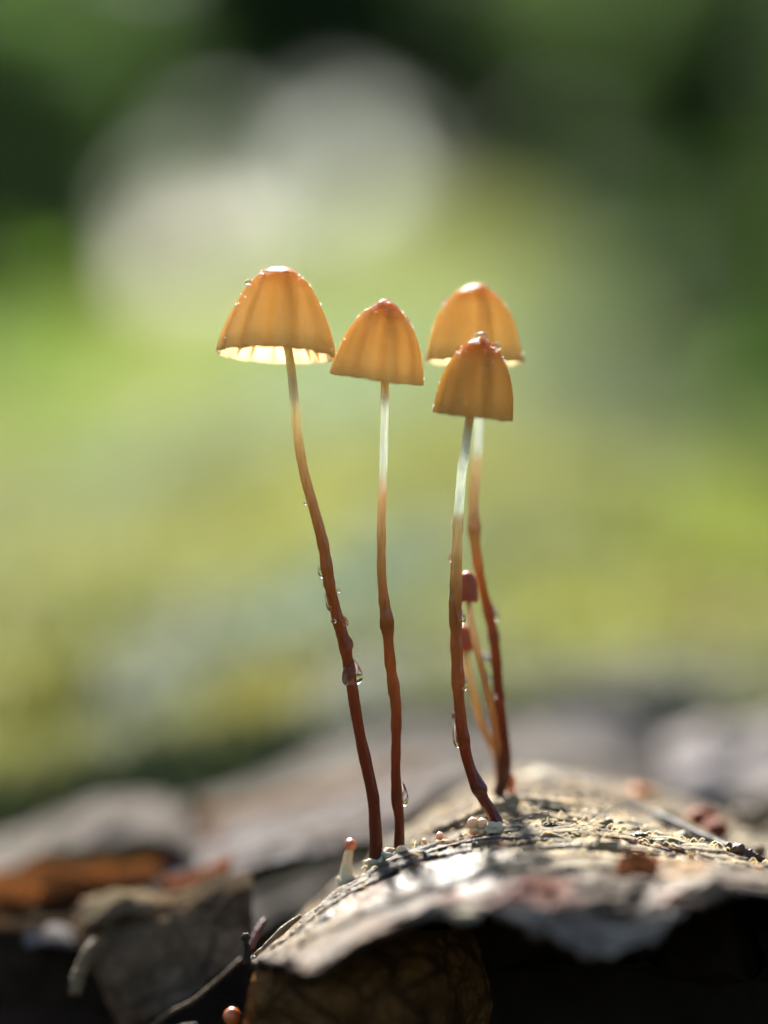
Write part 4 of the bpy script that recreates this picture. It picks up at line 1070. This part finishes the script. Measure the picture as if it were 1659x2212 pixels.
stick('stick', [(548, 2070, 0.0), (580, 2042, -0.05), (610, 2010, -0.08), (650, 1978, -0.1)], [7, 9, 8, 4], 'straw', 'straw coloured splinter at the left end of the bark', 'splinter', n=30)
stick('stick', [(540, 2048, 0.6), (556, 2012, 0.7), (572, 1985, 0.8)], [8, 7, 4], 'purple', 'blurred dull purple shoot behind the black fungus stalk', 'shoot')
t = empty('black_fungus', at(533, 2080, -0.1))
V, F = tube(spline([tuple(at(533, 2085, -0.1)), tuple(at(534, 2060, -0.1)), tuple(at(531, 2030, -0.1))], 14), [sz(q) for q in np.linspace(8, 5.5, 14)], 10, True, 0.3, 3)
obj('stalk', V, F, M['black_fungus'], t)
V, F = blob(at(531, 2024, -0.1), (sz(10), sz(10), sz(9)), 3, 0.3, 2.0, 5)
obj('head', V, F, M['black_fungus'], t)
tag(t, 'small black nail shaped fungus at the left end of the bark', 'fungus')
drop(at(549, 2062, -0.15), sz(4), 'sparkling drop beside the black nail shaped fungus', seed=3)
for rows, mm, lab, sd2 in [
    ([[(205, 1870, 3.9), (270, 1858, 3.8), (345, 1862, 3.7)], [(215, 1895, 3.3), (280, 1888, 3.2), (350, 1890, 3.2)], [(235, 1925, 2.9), (290, 1915, 2.8), (335, 1916, 2.8)]], 'orange_leaf', 'small curled orange brown scrap between the bleached leaf and the drooping leaf', 71),
    ([[(-60, 1925, 2.9), (20, 1905, 2.8), (95, 1915, 2.8)], [(-60, 1965, 2.5), (15, 1950, 2.4), (80, 1958, 2.4)], [(-50, 1990, 2.2), (10, 1982, 2.2), (60, 1984, 2.2)]], 'orange_leaf', 'orange brown scrap standing at the left edge in front of the orange leaf', 72),
    ([[(345, 1890, 2.9), (420, 1868, 2.8), (500, 1845, 2.7)], [(350, 1912, 2.5), (425, 1888, 2.4), (500, 1866, 2.3)], [(360, 1930, 2.3), (430, 1905, 2.2), (490, 1885, 2.1)]], 'rust_leaf', 'rusty scrap tucked behind the right shoulder of the drooping leaf', 73),
    ([[(60, 2010, 2.4), (120, 2000, 2.4), (160, 2012, 2.4)], [(50, 2030, 2.1), (115, 2025, 2.1), (165, 2036, 2.1)], [(60, 2050, 2.0), (110, 2045, 2.0), (150, 2052, 2.0)]], 'grey_leaf', 'small grey scrap lying on the dim leaf at the lower left', 74)]:
    leaf('leaf_scrap', rows, mm, lab, 26, 18, thick=0.025, cat='leaf scrap', amp=0.06, freq=1.6, rag=0.5, ragf=2.5, seed=sd2)
# tuft of scales far left
t = empty('dried_bud', at(385, 1800, 6.0))
for k in range(7):
    a = k * 0.9
    b0 = at(382, 1795, 6.0) + Vector((0.12 * math.cos(a), 0.12 * math.sin(a), 0))
    e = b0 + Vector((0.16 * math.cos(a), 0.16 * math.sin(a), sz(85 - 7 * (k % 3), 6)))
    V, F = tube(spline([tuple(b0), tuple((b0 + e) / 2 + Vector((0.06 * math.cos(a), 0.06 * math.sin(a), 0))), tuple(e)], 10), [sz(q, 6) for q in (10, 14, 16, 17, 16, 15, 13, 10, 6, 1)], 8)
    obj('scale', V, F, M['brown_leaf'], t)
tag(t, 'brown scaly bud standing up blurred above the pale leaf', 'bud')

# ------------------------------------------------------------------ litter on the right of the bark
stick('twig', [(1150, 1672, 3.8), (1240, 1690, 3.0), (1340, 1722, 2.2), (1433, 1768, 1.3), (1530, 1812, 0.7), (1594, 1838, 0.3), (1640, 1856, 0.1)], [9, 12, 13, 12, 11, 9, 6], 'grey_twig', 'grey twig lying across the back of the bark on the right', 'twig', n=60)
stick('twig', [(1177, 1733, 1.2), (1230, 1745, 0.9), (1310, 1768, 0.6)], [5.5, 4.5, 3], 'brown_twig', 'thin straight brown needle lying behind the bark crest', 'needle', n=24)
stick('fibre', [(1112, 1774, 0.15), (1132, 1768, 0.15), (1152, 1762, 0.12), (1166, 1755, 0.1), (1178, 1755, 0.1), (1186, 1764, 0.1), (1187, 1775, 0.1)], [2.4, 1.1, 1.0, 1.0, 1.0, 1.0, 1.0], 'brown_twig', 'hair thin brown fibre looping up from the crest', 'fibre', ns=6, wob=0.1)
stick('fibre', [(1290, 1822, -0.1), (1400, 1816, -0.2), (1480, 1836, -0.3), (1560, 1862, -0.4), (1620, 1882, -0.5)], [2, 2.2, 1.8, 1.5], 'straw', 'long pale plant fibre lying along the right part of the crest', 'fibre', ns=6, lay=0.008)
stick('fibre', [(1330, 1812, 0.0), (1440, 1836, -0.15), (1560, 1872, -0.3)], [2.4, 2.6, 1.4], 'purple', 'long dull red plant fibre along the right part of the crest', 'fibre', ns=6, lay=0.006)
stick('fibre', [(1168, 1808, -0.25), (1180, 1800, -0.28), (1198, 1804, -0.3), (1216, 1810, -0.32)], [2.6, 3, 2.2, 1.4], 'mycelium', 'short white thread on the front of the crest left of centre', 'thread', ns=7, lay=0.008)
stick('fibre', [(1340, 1812, -0.3), (1348, 1824, -0.35), (1354, 1834, -0.4)], [4.5, 3, 2], 'mycelium', 'short forked white thread on the front of the crest, the farther right', 'thread', ns=7, lay=0.008)
for pts, rd, mm, lab in [
    ([(905, 1848, 0), (985, 1826, 0), (1075, 1812, 0), (1150, 1812, 0)], [1.5, 4, 5, 2], 'grey_twig', 'grey bark strip peeling along the crest in front of the cream buds'),
    ([(800, 1905, 0), (870, 1872, 0), (945, 1846, 0)], [1.5, 4.5, 2], 'grey_twig', 'grey green bark strip along the left shoulder of the crest'),
    ([(1120, 1836, 0), (1250, 1828, 0), (1390, 1842, 0), (1500, 1862, 0)], [2, 4.5, 5, 2], 'straw', 'straw coloured bark strip below the crest on the right'),
    ([(1230, 1806, 0), (1330, 1812, 0), (1450, 1836, 0), (1540, 1862, 0)], [2, 4, 5, 2], 'rust_leaf', 'reddish bark strip running just under the crest on the right'),
    ([(960, 1905, 0), (1040, 1886, 0), (1130, 1880, 0)], [1.5, 4, 2], 'black_fungus', 'dark narrow crack edged strip on the wet front of the bark'),
    ([(1180, 1852, 0), (1290, 1850, 0), (1360, 1858, 0)], [2, 5, 2], 'mycelium', 'white felted strip below the crest near the middle'),
    ([(690, 1972, 0), (745, 1936, 0), (810, 1902, 0)], [2, 5, 2], 'straw', 'tan bark strip at the left slope of the crest')]:
    stick('bark_strip', pts, rd, mm, lab, 'bark strip', lay=0.004, ns=7, wob=0.5, n=50)
def lump(name, px, py, Y, rx, rz, m, label, cat, amp=0.25, freq=1.6, seed=0.0, ry=None):
    V, F = blob(at(px, py, Y), (sz(rx, Y), sz(ry or rx, Y), sz(rz, Y)), 4, amp, freq, seed)
    return tag(obj(name, V, F, M[m]), label, cat)
lump('gall', 1380, 1722, 2.8, 30, 26, 'orange_gall', 'blurred orange lump behind the grey twig', 'gall', 0.2, 1.4, 1)
t = empty('curled_fungus', at(1530, 1815, 1.8))
V, F = blob(at(1515, 1770, 1.9), (sz(32, 2), sz(30, 2), sz(24, 2)), 4, 0.25, 1.5, 2); obj('lobe', V, F, M['red_resin'], t)
V, F = blob(at(1545, 1795, 1.7), (sz(30, 2), sz(30, 2), sz(25, 2)), 4, 0.25, 1.5, 7); obj('lobe', V, F, M['red_resin'], t)
tag(t, 'glossy red brown curled fungus of two lobes at the right', 'fungus')
lump('gall', 1615, 1776, 3.0, 36, 30, 'tan', 'blurred tan fuzzy lump right of the red brown fungus', 'gall', 0.35, 2.2, 3)
lump('granule', 1477, 1812, 0.5, 22, 17, 'olive', 'olive granule with a pale top beside the grey twig', 'granule', 0.2, 2.0, 4)
lump('granule', 1428, 1824, -0.1, 20, 13, 'olive', 'flat olive granule on the crest in front of the red fibre', 'granule', 0.2, 2.0, 5)
lump('granule', 1641, 1838, 1.0, 14, 12, 'tan', 'small tan granule at the right edge', 'granule', 0.25, 2.0, 6)
lump('granule', 1352, 1752, 1.8, 22, 17, 'brown_twig', 'dark brown knob under the grey twig', 'knob', 0.4, 2.0, 7)
lump('granule', 1314, 1778, 0.3, 12, 11, 'olive', 'small honey coloured granule at the end of the brown needle', 'granule', 0.2, 2.0, 8)
lump('granule', 1384, 1804, 0.0, 15, 6, 'brown_twig', 'dark crumb lying on the crest', 'crumb', 0.5, 2.4, 9)
lump('granule', 1190, 1782, 0.1, 16, 6, 'black_fungus', 'black crumb at the foot of the looping fibre', 'crumb', 0.5, 2.4, 10)
stick('thread', [(1405, 1745, 2.4), (1412, 1722, 2.4), (1422, 1704, 2.4), (1408, 1700, 2.4)], [8, 6, 5, 3], 'mycelium', 'blurred white tuft beside the orange lump', 'thread', ns=8)
stick('dried_tip', [(1575, 1832, 0.1), (1600, 1838, 0.0), (1630, 1850, -0.05), (1652, 1858, -0.05)], [12, 14, 10, 4], 'brown_twig', 'shaggy dark brown tip at the right end of the grey twig', 'twig tip', wob=0.8)
leaf('bark_flake', [[(1340, 1850, -1.4), (1380, 1832, -1.35), (1420, 1850, -1.3)], [(1330, 1872, -1.55), (1380, 1862, -1.5), (1425, 1872, -1.45)], [(1335, 1895, -1.7), (1380, 1890, -1.65), (1420, 1892, -1.6)]], 'rust_leaf', 'red brown flake standing on the front of the bark', 24, 16, cat='bark flake', amp=0.03, freq=2, rag=0.3, seed=50)
leaf('bark_flake', [[(885, 1846, -0.25), (910, 1838, -0.22), (936, 1852, -0.25)], [(880, 1872, -0.5), (912, 1862, -0.45), (940, 1878, -0.5)], [(870, 1905, -0.8), (905, 1900, -0.75), (932, 1912, -0.8)]], 'brown_leaf', 'dark wet flake lifting off the bark below the second stem', 30, 24, cat='bark flake', amp=0.03, freq=3, rag=0.3, seed=51)
lump('granule', 1003, 1972, -2.5, 30, 14, 'mycelium', 'blurred pale crumb hanging under the front lip of the bark', 'crumb', 0.3, 1.6, 11)
# crumbs and felt threads nobody could count
def crumbs():
    rd = random.Random(5); parts = []
    for q in range(520):
        px = rd.uniform(700, 1655); Yq = rd.uniform(-1.0, 2.6)
        x = (px - 829.5) * S * (D + Yq) / D
        z = slab_z(x, Yq, None)
        if z is None: continue
        r = sz(rd.choice((1.2, 1.6, 2.2, 3.0, 4.5)))
        parts.append(blob((x, Yq, z + r * .2), (r * rd.uniform(.8, 1.8), r, r * rd.uniform(.5, 1)), 1, 0.4, 2.0, q))
    V, F = merge(parts)
    tag(obj('bark_crumbs', V, F, M['tan']), 'fine tan crumbs scattered over the bark', 'crumbs', kind='stuff')
    parts = []
    for q in range(420):
        px = rd.choice((rd.uniform(780, 1655), rd.uniform(1050, 1655))); Yq = rd.gauss(0.1, 0.5)
        x = (px - 829.5) * S * (D + Yq) / D
        z = slab_z(x, Yq, None)
        if z is None: continue
        a = rd.uniform(0, 6.28); L = sz(rd.uniform(6, 26))
        p0 = Vector((x, Yq, z + 0.004)); p2 = p0 + Vector((math.cos(a) * L, math.sin(a) * L * .5, rd.uniform(-.2, .35) * L)); p1 = (p0 + p2) / 2 + Vector((0, 0, rd.uniform(0.1, .5) * L))
        parts.append(tube(spline([tuple(p0), tuple(p1), tuple(p2)], 5), [sz(0.9)] * 4 + [sz(0.4)], 4, False))
    V, F = merge(parts)
    tag(obj('mycelium_threads', V, F, M['mycelium']), 'fine white fungus threads over the bark crest', 'mycelium', kind='stuff')
crumbs()
